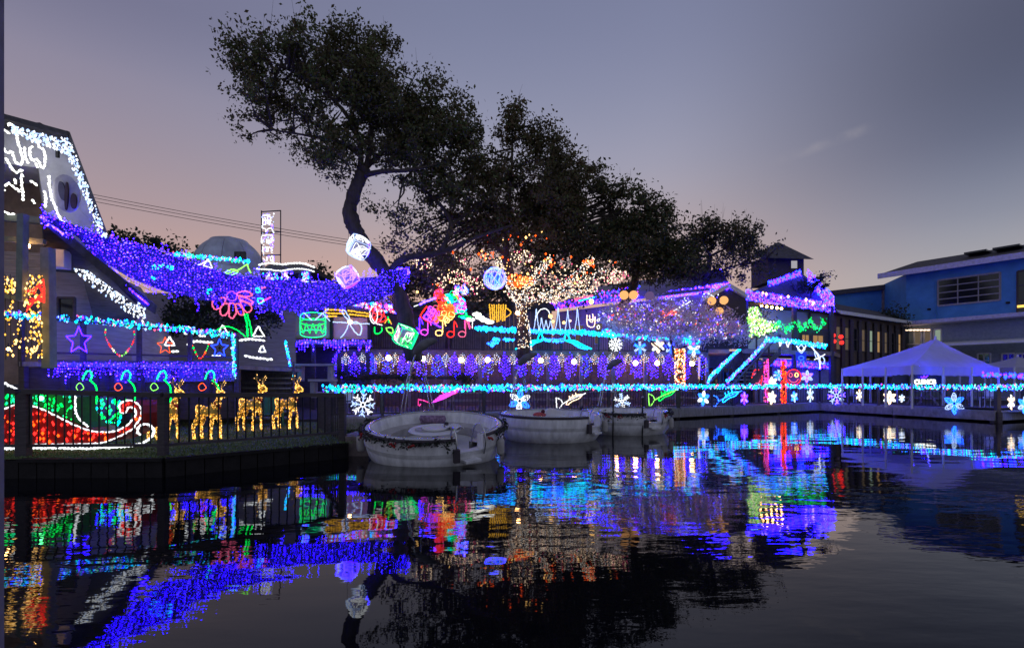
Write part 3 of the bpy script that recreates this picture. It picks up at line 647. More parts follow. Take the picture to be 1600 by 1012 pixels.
# ---- pavilion with violet hip roof, balcony and cupola
t = thing('pavilion', 'two-storey pavilion with violet-lit hip roof and green room', 'house', PW(1230, 30, .4))
a, b2, c2, pk = P(1160, 464, 28), P(1304, 486, 31.5), PW(1340, 37, P(1304, 486, 31.5).z), P(1250, 424, 33)
MB().add([a, b2, pk, c2, a+Vector((0, 8, 0))], [(0, 1, 2), (1, 3, 2), (3, 4, 2), (4, 0, 2), (0, 4, 3, 1)]).build('roof', shingle, t)
zb_ = P(1240, 546, 29).z; zt = a.z-.05
gw = mat('green_room_wall', (.50, .68, .38), .8, var=.15, scale=1)
MB().prism([PW(1166, 31.2, zb_), PW(1300, 34, zb_), PW(1300, 34, zt), PW(1166, 31.2, zt)], (0, .2, 0)).build('room_wall', gw, t)
MB().prism([PW(1163, 28.3, zb_), PW(1163, 31.2, zb_), PW(1163, 31.2, zt), PW(1163, 28.3, zt)], (-.12, 0, 0)).build('side_wall', wood_dark, t)
MB().prism([PW(1160, 28, zb_-.25), PW(1304, 31, zb_-.25), PW(1320, 36, zb_-.25), PW(1160, 33, zb_-.25)], (0, 0, .25)).build('balcony_floor', wood_brown, t)
for px, Y in ((1165, 28.4), (1241, 29.8), (1299, 31.0)): MB().beam(PW(px, Y, .42), PW(px, Y, zt), .2, .2).build('post', wood_dark, t)
MB().prism([PW(1241, 30.0, zb_), PW(1299, 31.2, zb_), PW(1299, 31.2, zb_+1.35), PW(1241, 30.0, zb_+1.35)], (0, .1, 0)).build('balcony_panel', wood_dark, t)
for x0, x1 in ((1252, 1264), (1269, 1286)):
    window(t, PW(x0, 29.9+(x0-1241)*.02, 0), PW(x1, 29.9+(x1-1241)*.02, 0), P(x0, 536, 30).z, P(x0, 522, 30).z, (0, -1, 0), lit_win, 2, 1)
strip('violet lights along the front eave of the pavilion roof', 1166, 461, 27.8, 1304, 481, 31.2, 4.0, 760, ['violet', 'violet', 'violet', 'blue', 'lilac'], .036)
strip('violet lights up the left hip of the pavilion roof', 1200, 447, 30, 1252, 427, 32.8, 3.5, 300, ['violet', 'violet', 'blue'], .04)
strip('violet lights down the right hip of the pavilion roof', 1262, 432, 32.4, 1303, 474, 31.2, 6, 460, ['violet', 'violet', 'blue', 'lilac'], .04)
strip('warm bulbs dotted along the pavilion eave', 1185, 458, 27.8, 1290, 476, 31, 1.5, 9, ['warm'], .09)
t = thing('cupola', 'dark roof cupola with a bright window above the pavilion', 'cupola', P(1232, 425, 37))
ca, cb = P(1196, 428, 37), P(1256, 428, 37)
MB().prism([P(1200, 398, 37), P(1256, 404, 37), P(1256, 440, 37), P(1200, 440, 37)], (0, 2.6, 0)).build('body', wood_dark, t)
p0 = P(1216, 378, 38.2); MB().add([P(1176, 402, 36.2), P(1272, 405, 36.2), P(1262, 405, 40.5), P(1172, 402, 40.5), p0], [(0, 1, 4), (1, 2, 4), (2, 3, 4), (3, 0, 4), (0, 3, 2, 1)]).build('roof', shingle, t)
window(t, P(1235, 420, 36.98), P(1246, 420, 36.98), P(1235, 420, 37).z, P(1235, 407, 37).z, (0, -1, 0), glow('cupola_glass', (.62, .60, .66), .62))

MB().prism([PW(1096, 31.5, .42), PW(1184, 31.8, .42), PW(1184, 31.8, 3.6), PW(1096, 31.5, 3.6)], (0, .2, 0)).build('lower_wall', mat('lower_blue_wall', (.16, .20, .30), .8), t)
for k in range(3): window(t, PW(1106+k*24, 31.45+k*.08, 0), PW(1122+k*24, 31.5+k*.08, 0), 1.2, 2.6, (0, -1, 0), glass_dark, 2, 1, m_frame=blue_wall)
# ---- shop under the balcony
t = thing('shop_front', 'violet-lit shop front with smiling ring signs under balcony', 'shop', PW(1230, 31, .42))
MB().prism([PW(1180, 30.6, .42), PW(1296, 32, .42), PW(1296, 32, 3.0), PW(1180, 30.6, 3.0)], (0, .3, 0)).build('wall', mat('shop_wall', (.30, .30, .36), .8), t)
MB().beam(P(1196, 565, 30.4), P(1297, 571, 31.6), .5, .42).build('fascia', mat('shop_fascia', (.4, .38, .6), .7), t)
for k in range(6): MB().beam(PW(1186+k*19, 30.55+k*.24, .5), PW(1186+k*19, 30.55+k*.24, 2.6), .07, .07).build('mullion', wood_dark, t)
pts = [P(1198+f*98, 561+f*6+random.uniform(0, 9), 30.1+f*1.2) for f in [random.random() for k in range(210)]]
light_string('fairy_lights', 'violet fairy lights over the shop fascia', 'fairy lights', pts, ['violet', 'violet', 'blue'], .055)

# ---- long low wing with pilasters and lit windows
t = thing('lit_wing', 'long low wing with dark pilasters and lit windows', 'house', PW(1300, 34, .4))
A_, B_ = PW(1300, 33, 0), PW(1408, 39, 0); zt = P(1300, 488, 33).z
MB().prism([A_+Vector((0, 0, .42)), B_+Vector((0, 0, .42)), B_+Vector((0, 0, zt)), A_+Vector((0, 0, zt))], (1.5, 5, 0)).build('wall', mat('wing_wall', (.12, .09, .08), .8), t)
MB().prism([A_+Vector((-.2, -.5, zt-.05)), B_+Vector((.4, -.5, zt-.05)), B_+Vector((1.5, 3, zt+1.0)), A_+Vector((1.5, 3, zt+1.0))], (0, 0, .12)).build('roof', shingle, t)
MB().beam(A_+Vector((-.2, -.52, zt)), B_+Vector((.4, -.52, zt)), .06, .22).build('fascia_board', white_paint, t)
zw0, zw1 = P(1350, 550, 36).z, P(1350, 516, 36).z; dd = (B_-A_).normalized(); nr = Vector((dd.y, -dd.x, 0))
for k in range(9):
    p, q = lerp(A_, B_, (k+.15)/9), lerp(A_, B_, (k+.85)/9)
    window(t, p, q, zw0, zw1, nr, [lit_dim, lit_dim, glass_dark, lit_dim, lit_cool, lit_win, lit_dim, glass_dark, lit_win][k], 1, 2, fw=.07)
for k in range(10):
    p = lerp(A_, B_, k/9)+nr*.1; MB().beam(p+Vector((0, 0, .45)), p+Vector((0, 0, zt-.3)), .22, .22).build('pilaster', wood_dark, t)
for k, (x, y) in enumerate(((1302, 524), (1303, 533), (1314, 526), (1315, 535))):
    tt = thing('red_lantern', 'red glowing lantern in the wing window, ' + ('upper left', 'lower left', 'upper right', 'lower right')[k]+' of four', 'lantern', P(x, y, 32.3), 'red lanterns at the low wing')
    MB().ball(P(x, y, 32.3), .13, 8).build('globe', g('red'), tt); MB().tube([P(x, y, 32.3)+Vector((0, 0, .12)), P(x, y, 32.3)+Vector((0, 0, .2))], .04).build('cap', black_metal, tt)

# ---- blue house at the right
t = thing('blue_house', 'blue two-storey house with low roof and barred dark window', 'house', PW(1416, 40, .4))
H0, H1 = PW(1416, 40, 0), PW(1640, 33.6, 0); hd = (H1-H0).normalized(); hn = Vector((hd.y, -hd.x, 0))
def hp(px):   # point of the facade behind a pixel column
    k = (px-800)/800; s_ = (k*H0.y-H0.x)/(hd.x-k*hd.y); return H0+hd*s_
def hpz(px, py): q = hp(px); return q+Vector((0, 0, CZ-(py-HY)/800*q.y))
wt = hpz(1416, 428).z; wb = hpz(1416, 505).z
MB().prism([H0+Vector((0, 0, wb)), H1+Vector((0, 0, wb)), H1+Vector((0, 0, wt)), H0+Vector((0, 0, wt))], (2.5, 8, 0)).build('wall', blue_wall, t)
ov = -hd*1.6
MB().prism([H0+ov+hn*.9+Vector((0, 0, wt)), H1+hn*.9+Vector((0, 0, wt)), H1-hn*4+Vector((0, 0, wt+1.5)), H0+ov*.3-hn*4+Vector((0, 0, wt+1.5))], (0, 0, .1)).build('roof', shingle, t)
MB().beam(H0+ov+hn*.92+Vector((0, 0, wt-.02)), H1+hn*.92+Vector((0, 0, wt-.02)), .08, .4).build('fascia_board', mat('lavender_trim', (.5, .48, .66), .7), t)
for f0_, f1_ in ((.42, .58), (.62, .80)):
    MB().beam(lerp(H0, H1, f0_)-hn*1.6+Vector((0, 0, wt+1.05)), lerp(H0, H1, f1_)-hn*1.6+Vector((0, 0, wt+1.05)), 1.6, .12).build('solar_panel', glass_dark, t)
window(t, hp(1466), hp(1563), hpz(1466, 478).z, hpz(1466, 438).z, hn, glass_dark, 3, 4, fw=.12, m_frame=mat('grey_bars', (.3, .28, .3), .6))
window(t, hp(1590), hp(1630), hpz(1590, 492).z, hpz(1590, 424).z, hn, glass_dark, 2, 3, fw=.12)
MB().beam(hp(1590)+hn*.1+Vector((0, 0, hpz(1590, 479).z)), hp(1628)+hn*.1+Vector((0, 0, hpz(1590, 479).z)), .05, .16).build('window_lamp', lit_gold, t)
for x, y in ((1452, 483), (1575, 473)): MB().box(hpz(x, y)+hn*.06, (.18, .12, .14)).build('wall_lamp_off', black_metal, t)
MB().beam(hpz(1462, 440)+hn*.05, hpz(1463, 500)+hn*.05, .07, .07).build('downpipe', blue_wall, t)
lw = mat('pale_lower_wall', (.30, .36, .38), .8, var=.2)
MB().prism([H0+hn*-.6+Vector((0, 0, .42)), H1+hn*-.6+Vector((0, 0, .42)), H1+hn*-.6+Vector((0, 0, wb-.02)), H0+hn*-.6+Vector((0, 0, wb-.02))], (2.5, 8, 0)).build('lower_wall', lw, t)
MB().beam(H0+hn*.5+Vector((0, 0, wb-.1)), H1+hn*.5+Vector((0, 0, wb-.1)), 1.4, .26).build('balcony_slab', mat('lavender_trim', (.5, .48, .66)), t)
MB().prism([H0+hn*.1+Vector((0, 0, hpz(1416, 540).z)), H1+hn*.1+Vector((0, 0, hpz(1416, 540).z)), H1+hn*2.6+Vector((0, 0, hpz(1416, 546).z)), hp(1470)+hn*2.6+Vector((0, 0, hpz(1416, 546).z))], (0, 0, .12)).build('porch_roof', white_paint, t)
for x in (1424, 1440, 1456): 
    window(t, hp(x)+hn*-.58, hp(x+11)+hn*-.58, hpz(x, 552).z, hpz(x, 514).z, hn, lit_cool if x == 1456 else lit_dim, 1, 1, fw=.1, m_frame=white_paint)
for x in (1524, 1562, 1584): window(t, hp(x)+hn*-.58, hp(x+20)+hn*-.58, hpz(x, 575).z, hpz(x, 552).z, hn, glass_dark, 2, 2, fw=.1, m_frame=white_paint)
for k in range(7): MB().box(hpz(1412+k*5.5, 516)-hn*.1+Vector((0, -.3, 0)), (.13, .13, .09)).build('porch_bulb', g('warmwhite'), t)
# dark connecting roof and vine between wing and blue house
t = thing('link_roof', 'dark flat roof linking the pavilion to the blue house', 'roof', P(1340, 450, 44))
MB().prism([P(1290, 455, 44), P(1420, 440, 44), P(1420, 448, 44), P(1290, 462, 44)], (0, 5, 0)).build('slab', shingle, t)
MB().prism([P(1292, 462, 44.3), P(1418, 448, 44.3), P(1418, 540, 44.3), P(1292, 540, 44.3)], (0, 1, 0)).build('wall', blue_wall, t)
MB().beam(P(1388, 452, 44.2), P(1388, 540, 44.2), 1.0, .2).build('door_panel', wood_brown, t)

# ---- dark backdrop behind the terrace
t = thing('back_cabin', 'dark wooden cabin wall behind the terrace lights', 'cabin', PW(700, 32, 3.0))
for k in range(44):
    x0 = 572+k*6.6; MB().prism([PW(x0, 32.5, .4), PW(x0+6.4, 32.5, .4), P(x0+6.4, 486, 32.5), P(x0, 486, 32.5)], (0, .12+.03*(k % 2), 0)).build('wall_board', wood_brown, t)
MB().prism([P(566, 486, 31.8), P(868, 486, 31.8), P(862, 474, 33.5), P(572, 474, 33.5)], (0, 0, .12)).build('roof', shingle, t)
# ---- tents
def tent(label, L, Fr, Rr, pk, nposts, valance=.36, pole_z=.5):
    t = thing('marquee_tent', label, 'tent', Fr); Bk = L+Rr-Fr; cs = [L, Fr, Rr, Bk]
    for a, b3 in zip(cs, cs[1:]+cs[:1]):
        # slightly sagging roof panel
        m = MB(); N = 8; vs_ = []
        for i in range(N+1):
            for j in range(N+1):
                u = i/N; v = j/N; base = lerp(a, b3, v); q = lerp(base, pk, u); q = q-Vector((0, 0, .35*u*(1-u)+.12*v*(1-v)*(1-u))); vs_.append(q)
        m.add(vs_, [(i*(N+1)+j, i*(N+1)+j+1, (i+1)*(N+1)+j+1, (i+1)*(N+1)+j) for i in range(N) for j in range(N)]); m.build('roof_panel', fabric_w, t, smooth=True)
        m = MB(); N = 30; vs_ = []
        for j in range(N+1):
            q = lerp(a, b3, j/N); q = q-Vector((0, 0, .12*(j/N)*(1-j/N))); vs_ += [q, q-Vector((0, 0, valance+.05*abs(math.sin(j*math.pi/2.5))))]
        m.add(vs_, [(2*j, 2*j+2, 2*j+3, 2*j+1) for j in range(N)]); m.build('valance', fabric_w, t)
        for j in range(nposts):
            q = lerp(a, b3, j/nposts); MB().tube([Vector((q.x, q.y, .5)), q], .045, 6).build('pole', white_paint, t)
    MB().tube([Vector((pk.x, pk.y, pk.z-.5)), pk+Vector((0, 0, .12))], .05).build('peak_cap', white_paint, t)
    return t
tz = 2.42
tent('white marquee tent with hip roof glowing violet at right', PW(1316, 27.5, tz), PW(1425, 22.8, tz), PW(1560, 25.6, tz), P(1462, 529, 26.5), 3)
tent('second white marquee tent behind the first, cut by right edge', PW(1500, 32, 2.6), PW(1585, 27.5, 2.5), PW(1690, 29, 2.5), P(1590, 557, 30.5), 2)
pts = [P(1535+f*66, 583+f*4+random.uniform(-2, 4), 24.6) for f in [random.random() for k in range(60)]]
light_string('fairy_lights', 'violet fairy lights under the right edge of the tent', 'fairy lights', pts, ['violet', 'blue'], .06)
eA, eB, eC = PW(1318, 27.6, tz-.15), PW(1427, 23.1, tz-.15), PW(1556, 25.7, tz-.15)
pts = [lerp(eA, eB, k/30) for k in range(30)]+[lerp(eB, eC, k/50) for k in range(50)]
light_string('fairy_lights', 'violet fairy lights strung inside the tent valance', 'fairy lights', [p+Vector((.12, .25, 0)) for p in pts], ['violet', 'violet', 'lilac', 'blue'], .036, [pts])
pkp = P(1462, 529, 26.5); pts = []; ws = []  # strings added under the roof to tint the canvas from inside
for cq in (PW(1330, 27.3, tz), PW(1428, 23.4, tz), PW(1548, 25.7, tz), PW(1445, 29.5, tz)):
    l_ = [lerp(cq, pkp, f)-Vector((0, 0, .32+.3*f*(1-f))) for f in [i/26 for i in range(27)]]; pts += l_; ws.append(l_)
light_string('fairy_lights', 'added violet fairy lights inside the tent roof tinting its canvas', 'fairy lights', pts, ['lilac', 'lilac', 'bluewhite'], .034, ws)
# ================================================================== trees
from mathutils import noise as mnoise
def leaf_mesh(name, centers, size, mats, parent=None, kind=None, flat=.0):
    C_ = np.asarray(centers, dtype=np.float64); nn = len(C_)
    d = rng.normal(size=(nn, 3)); d /= np.linalg.norm(d, axis=1, keepdims=True); e = rng.normal(size=(nn, 3))
    if flat: d[:, 2] *= (1-flat); d /= np.linalg.norm(d, axis=1, keepdims=True)
    e -= (e*d).sum(1, keepdims=True)*d; e /= np.linalg.norm(e, axis=1, keepdims=True)
    s = (size*rng.uniform(.6, 1.35, nn))[:, None]
    v = np.empty((nn, 4, 3)); v[:, 0] = C_-d*s; v[:, 1] = C_+e*s*.55; v[:, 2] = C_+d*s; v[:, 3] = C_-e*s*.55
    if parent is not None: v -= np.array(parent.location)
    me = bpy.data.meshes.new(name); me.vertices.add(nn*4); me.vertices.foreach_set('co', v.reshape(-1)); me.loops.add(nn*4); me.loops.foreach_set('vertex_index', np.arange(nn*4, dtype=np.int32))
    me.polygons.add(nn); me.polygons.foreach_set('loop_start', np.arange(0, nn*4, 4, dtype=np.int32)); me.polygons.foreach_set('loop_total', np.full(nn, 4, dtype=np.int32))
    for m_ in mats: me.materials.append(m_)
    if len(mats) > 1:
        me.polygons.foreach_set('material_index', (rng.random(nn)*len(mats)).astype(np.int32))
    me.update(calc_edges=True); me.validate(); o = bpy.data.objects.new(name, me); col.objects.link(o)
    if parent is not None: o.parent = parent
    if kind: o['kind'] = kind
    return o
def crown_points(blobs, leaf, cover=2.0, csig=.30, voids=None):
    """blobs: (px, py, rx, ry, Y, depth radius, density): clumps of leaves spread through the crown's volume"""
    pts = []; tips = []
    for (cx, cy, rx, ry, Y, dr, de) in blobs:
        s = Y/FPX; A = math.pi*rx*ry*s*s; nl = int(A*cover*de/(leaf*leaf*1.1)); nc = max(5, int(nl/44))
        u = rng.normal(size=(nc, 3)); u /= np.linalg.norm(u, axis=1, keepdims=True); rad = rng.random(nc)**(1/2.2)*np.where(rng.random(nc) < .16, rng.uniform(1.0, 1.2, nc), 1.0)
        c0 = P(cx, cy, Y); cc = np.array(c0)+u*rad[:, None]*np.array([rx*s, dr, ry*s]); tips += [tuple(c) for c in cc]
        w = (rng.random(nl)**1.15*nc).astype(int); sg = csig*rng.uniform(.4, 1.2, nc)
        q = cc[w]+rng.normal(size=(nl, 3))*sg[w][:, None]*np.array([1, 1, .75])
        if voids is not None:   # coherent gaps through the crown
            keep = np.array([mnoise.noise(Vector(v)*.62)+.55*mnoise.noise(Vector(v)*1.7) for v in q]) > voids-.12*max(0, de-.9)
            q = q[keep]
        pts.append(q)
    return np.concatenate(pts), tips
def limb(m, pts, r0, r1, n=8):
    ps = smooth_path(pts, 9); N = len(ps); ps = [p+Vector((random.gauss(0, r0*.05), random.gauss(0, r0*.05), 0)) for p in ps]
    k0 = len(m.v); rr_ = [lerp(r0, r1, (i/(N-1))**.8) for i in range(N)]; m.tube(ps, rr_, n)
    for i in range(N):   # lumpy, grooved bark outline
        for k in range(n):
            j = k0+i*n+k; v = Vector(m.v[j]); d = v-ps[i]; m.v[j] = tuple(ps[i]+d*(1+.22*mnoise.noise(v*2.3)+.12*mnoise.noise(v*6)))
    return ps
def tree(name, label, trunk, tr, branches, blobs, leaf, mats, cover=2.0, twigs=120, csig=.30, sprigs=0):
    """trunk: [(px, py, Y)...]; branches: (pts, r0, r1). thing > trunk, branch, twigs, crown"""
    tp = [P(*q) for q in trunk]; t = thing(name, label, 'tree', tp[0])
    m = MB(); limb(m, tp, tr[0], tr[1], 10); m.build('trunk', bark, t, smooth=True); nodes = list(tp[1:])
    for (q, r0, r1) in branches:
        m = MB(); ps = limb(m, [P(*x) for x in q], r0, r1, 7); m.build('branch', bark, t, smooth=True); nodes += ps[len(ps)//3:]
    pts, tips = crown_points(blobs, leaf, cover, csig, -.20 if leaf > .07 and cover > 4.4 else None)
    m = MB(); nd = np.array([tuple(v) for v in nodes])
    sel = random.sample(tips, min(twigs, len(tips)))
    for tip in sel:
        dv = nd-np.array(tip); k = int(np.argmin((dv**2).sum(1))); a = Vector(nd[k]); b3 = Vector(tip); L = (b3-a).length
        mid = lerp(a, b3, .5)+Vector((random.gauss(0, .1*L), random.gauss(0, .1*L), random.gauss(.05*L, .06*L)))
        m.tube(smooth_path([a, mid, b3], 3), [.06, .052, .045, .036, .028, .02, .012][:7] if L > 1 else .014, 4, cap=False)
    # thin bare sprigs standing out of the top of the crown
    zt = sorted(tips, key=lambda q: -q[2])[:max(1, len(tips)//3)]
    for k in range(sprigs):
        a = Vector(random.choice(zt)); m.tube([a, a+Vector((random.gauss(.05, .12), random.gauss(0, .1), random.uniform(.5, 1.25)))], [.008, .003], 3, cap=False)
    m.build('twigs', bark, t, kind='stuff')
    leaf_mesh('crown', pts, leaf, mats, t, kind='stuff')
    return t
YA, YB, YC, YD = 21.5, 24.5, 26.5, 29
tree('oak_tree', 'tallest oak leaning left with bent bare trunk over the pond', [(648, 560, 23.2), (628, 478, 23), (606, 432, 22.7), (572, 388, 22), (552, 352, YA), (548, 322, YA), (560, 285, YA), (572, 262, YA)], (.42, .24),
     [([(562, 285, YA), (562, 240, YA), (540, 225, 21), (480, 212, 20.5), (425, 203, 20.3)], .13, .03), ([(564, 262, YA), (560, 215, YA), (530, 165, 21), (470, 120, 20.5), (420, 95, 20)], .14, .03),
      ([(572, 262, YA), (580, 215, YA), (575, 150, 22), (560, 80, 22), (530, 40, 22)], .15, .03), ([(572, 262, YA), (600, 235, 22), (640, 190, 22.5), (660, 140, 23)], .13, .03), ([(566, 275, YA), (596, 268, 21), (640, 265, 21), (700, 250, 22), (735, 215, 23)], .13, .03),
      ([(560, 240, YA), (520, 215, 22.5), (470, 180, 23), (400, 150, 23)], .1, .03), ([(606, 432, 22.7), (630, 405, 22.5), (690, 393, 22.5), (740, 372, 22.5), (800, 352, 22.5)], .2, .05), ([(690, 393, 22.5), (704, 352, 22.5), (690, 322, 22.5), (655, 292, 22.5), (622, 277, 22.5)], .13, .04), ([(704, 352, 22.5), (735, 330, 23), (770, 300, 23)], .1, .03)],
     [(400, 95, 44, 44, 20.3, 1.6, 1), (425, 165, 58, 40, 20.5, 1.6, 1), (385, 190, 22, 22, 20.3, .8, .8), (470, 84, 52, 44, 20.8, 1.8, 1), (515, 62, 38, 34, 21.5, 1.6, 1), (585, 92, 46, 44, 22, 1.8, 1), (540, 140, 80, 62, 21.5, 2.2, 1.25), (478, 190, 60, 44, 21, 1.8, 1), (525, 245, 42, 40, 21, 1.4, .85),
      (600, 180, 70, 70, 22, 2.3, 1.2), (660, 165, 50, 56, 22.4, 2, 1), (705, 215, 54, 62, 22.5, 2, 1.1), (640, 245, 58, 40, 22, 1.8, .8), (730, 214, 28, 34, 22.8, 1.3, .6), (640, 330, 40, 34, 22.6, 1.4, .28), (575, 320, 20, 22, 22, .8, .25), (690, 300, 60, 36, 22.8, 1.6, .7)],
     .074, [leaf_a, leaf_b, leaf_a], 5.0, 260, .26, 60)
tree('oak_tree', 'broad dark oak crown with a square-topped peak, second from left', [(818, 560, 25), (815, 500, 25), (812, 470, 25), (800, 440, 25), (790, 400, YB)], (.36, .2),
     [([(790, 400, YB), (795, 330, YB), (800, 250, YB), (800, 180, YB)], .16, .03), ([(795, 360, YB), (850, 310, 25), (870, 240, 25)], .12, .03), ([(790, 400, YB), (745, 350, 24), (720, 300, 24)], .12, .03), ([(815, 470, 25), (850, 425, 25.5), (900, 380, 26), (930, 330, 26)], .16, .03)],
     [(800, 195, 27, 38, YB, 1.2, 1.05), (758, 268, 42, 46, YB, 1.8, .75), (848, 240, 44, 42, 25, 1.6, .95), (830, 315, 82, 62, YB, 2.6, 1.35), (745, 325, 58, 52, 24, 2, .9), (880, 300, 52, 50, 25.5, 2, 1.1), (700, 375, 54, 34, 23.5, 1.6, .5), (640, 385, 42, 36, 24, 1.4, .3), (790, 372, 80, 34, 24.5, 2, .7), (690, 420, 60, 34, 24, 1.6, .38), (750, 430, 50, 30, 24.6, 1.4, .3)],
     .080, [leaf_a, leaf_b, leaf_b], 5.6, 200, .28, 60)
tree('oak_tree', 'dark rounded oak crown over the terrace house roof', [(958, 560, 28), (962, 500, 28), (985, 455, 27.5), (995, 420, 27), (990, 390, YC)], (.28, .17),
     [([(990, 390, YC), (960, 340, YC), (940, 300, YC)], .12, .03), ([(990, 390, YC), (1020, 360, YC), (1040, 340, YC)], .12, .03), ([(995, 420, 27), (1050, 395, 27), (1075, 375, 27)], .1, .03)],
     [(928, 292, 40, 34, YC, 1.7, 1), (965, 325, 54, 40, YC, 2, 1.2), (1012, 338, 42, 30, YC, 1.8, 1.1), (1048, 362, 40, 30, YC, 1.6, 1.1), (900, 365, 70, 46, YC, 2.2, 1.3), (990, 385, 80, 38, YC, 2.2, 1.3), (1050, 400, 56, 30, 27, 1.6, 1.1), (900, 408, 70, 24, YC, 1.6, .7), (830, 395, 50, 24, 26, 1.6, .6), (970, 430, 60, 20, YC, 1.2, .7), (1045, 424, 50, 18, 27, 1.2, .9), (925, 418, 70, 22, YC, 1.5, .9)],
     .09, [leaf_dark, leaf_a, leaf_b], 5.4, 110, .33, 14)
tree('oak_tree', 'wispy dark oak crown beside the cupola, rightmost of the big oaks', [(1098, 600, 30), (1100, 540, 30), (1095, 470, 30), (1105, 430, YD), (1110, 400, YD)], (.2, .13),
     [([(1110, 400, YD), (1090, 370, YD)], .08, .02), ([(1110, 400, YD), (1150, 380, YD), (1190, 362, YD)], .08, .02), ([(1105, 430, YD), (1150, 415, YD), (1195, 405, YD)], .07, .02)],
     [(1108, 362, 36, 28, YD, 1.5, 1), (1155, 362, 38, 26, YD, 1.5, .85), (1190, 385, 26, 26, YD, 1.2, .6), (1130, 398, 52, 26, YD, 1.7, 1.1), (1082, 400, 44, 28, YD, 1.5, 1.1), (1180, 425, 26, 22, YD, 1, .6), (1110, 425, 46, 16, YD, 1.2, .7)],
     .085, [leaf_dark, leaf_b], 4.6, 90, .28, 16)
tree('wispy_tree', 'small dark tree with wispy twigs over the pavilion roof', [(1268, 560, 33), (1265, 490, 33), (1268, 455, 30.6)], (.1, .05), [([(1266, 460, 30.6), (1280, 445, 30.6), (1298, 432, 30.6)], .03, .01), ([(1268, 455, 30.6), (1255, 445, 30.6)], .03, .01)],
     [(1262, 446, 20, 9, 30.6, .6, 1.1), (1281, 438, 14, 10, 30.6, .5, .55), (1292, 430, 8, 8, 30.6, .4, .25), (1278, 448, 20, 7, 30.6, .5, .8)], .085, [leaf_dark], 4, 30, .16)
# the pale feathery tree in front of the terrace house
def feather(name, label, trunk, blobs, leaf=.052, cover=5.4):
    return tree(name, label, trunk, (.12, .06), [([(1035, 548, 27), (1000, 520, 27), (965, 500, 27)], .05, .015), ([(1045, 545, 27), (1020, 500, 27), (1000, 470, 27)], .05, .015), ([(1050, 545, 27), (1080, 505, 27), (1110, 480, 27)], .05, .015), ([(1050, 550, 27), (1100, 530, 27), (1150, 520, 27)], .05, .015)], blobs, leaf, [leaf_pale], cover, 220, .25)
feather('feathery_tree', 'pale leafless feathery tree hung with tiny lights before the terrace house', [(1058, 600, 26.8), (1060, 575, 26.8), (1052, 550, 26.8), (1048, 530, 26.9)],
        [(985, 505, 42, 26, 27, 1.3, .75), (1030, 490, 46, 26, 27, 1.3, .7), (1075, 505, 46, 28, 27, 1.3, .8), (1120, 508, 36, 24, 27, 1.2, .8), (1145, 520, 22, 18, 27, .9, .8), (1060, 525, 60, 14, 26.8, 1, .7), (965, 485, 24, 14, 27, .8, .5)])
# dark trees behind the houses
def bush(name, label, blobs, leaf, mats, cat='shrub', trunk=None):
    pts, tips = crown_points(blobs, leaf, 2.3, .22*blobs[0][4]/20); c0 = blobs[0]; base = P(c0[0], c0[1]+c0[3], c0[4]); t = thing(name, label, cat, base)
    leaf_mesh('crown' if cat == 'tree' else 'foliage', pts, leaf, mats, t, kind='stuff'); m = MB()
    for tip in random.sample(tips, min(24, len(tips))): m.tube([base, lerp(base, Vector(tip), .5)+Vector((0, 0, .1)), Vector(tip)], [.04, .025, .01], 4, cap=False)
    m.build('trunk' if cat == 'tree' else 'stems', bark, t, kind='stuff'); return t
bush('dark_tree', 'dark distant tree between chalet and dome', [(200, 385, 32, 22, 40, 1.5, 1.2), (235, 392, 30, 18, 40, 1.5, 1.2), (262, 385, 22, 14, 40, 1.2, 1), (285, 405, 18, 14, 40, 1, 1), (180, 372, 14, 12, 40, 1, .9)], .16, [leaf_dark], 'tree')
bush('dark_tree', 'dark distant tree behind the white gazebo ropes', [(505, 432, 20, 14, 44, 1.2, 1.2), (520, 445, 24, 14, 44, 1.2, 1.2), (500, 418, 9, 9, 44, .7, 1)], .16, [leaf_dark], 'tree')
bush('hedge', 'dark rounded hedge behind the big pink flower', [(300, 492, 48, 34, 19, .9, 1.3), (350, 490, 50, 38, 19, 1, 1.3), (405, 490, 40, 38, 19.4, .9, 1.3), (268, 505, 30, 26, 19, .8, 1)], .07, [leaf_dark], 'hedge')
bush('vine', 'dark vine growing over the link roof beside the blue house', [(1395, 492, 18, 10, 38.2, .6, 1.2), (1412, 500, 12, 8, 38.2, .5, 1)], .1, [leaf_dark], 'plant')
bush('shrub', 'dim shrub row at the foot of the terrace wall', [(540, 585, 30, 8, 23.6, .4, 1), (620, 588, 40, 6, 23.6, .4, 1), (720, 590, 50, 5, 23.6, .4, 1)], .06, [leaf_dark])
bush('bare_shrub', 'pale spiky shrub behind the kiosk roof', [(582, 472, 18, 14, 24.8, .5, .8), (600, 478, 14, 10, 24.8, .4, .8)], .07, [leaf_pale])

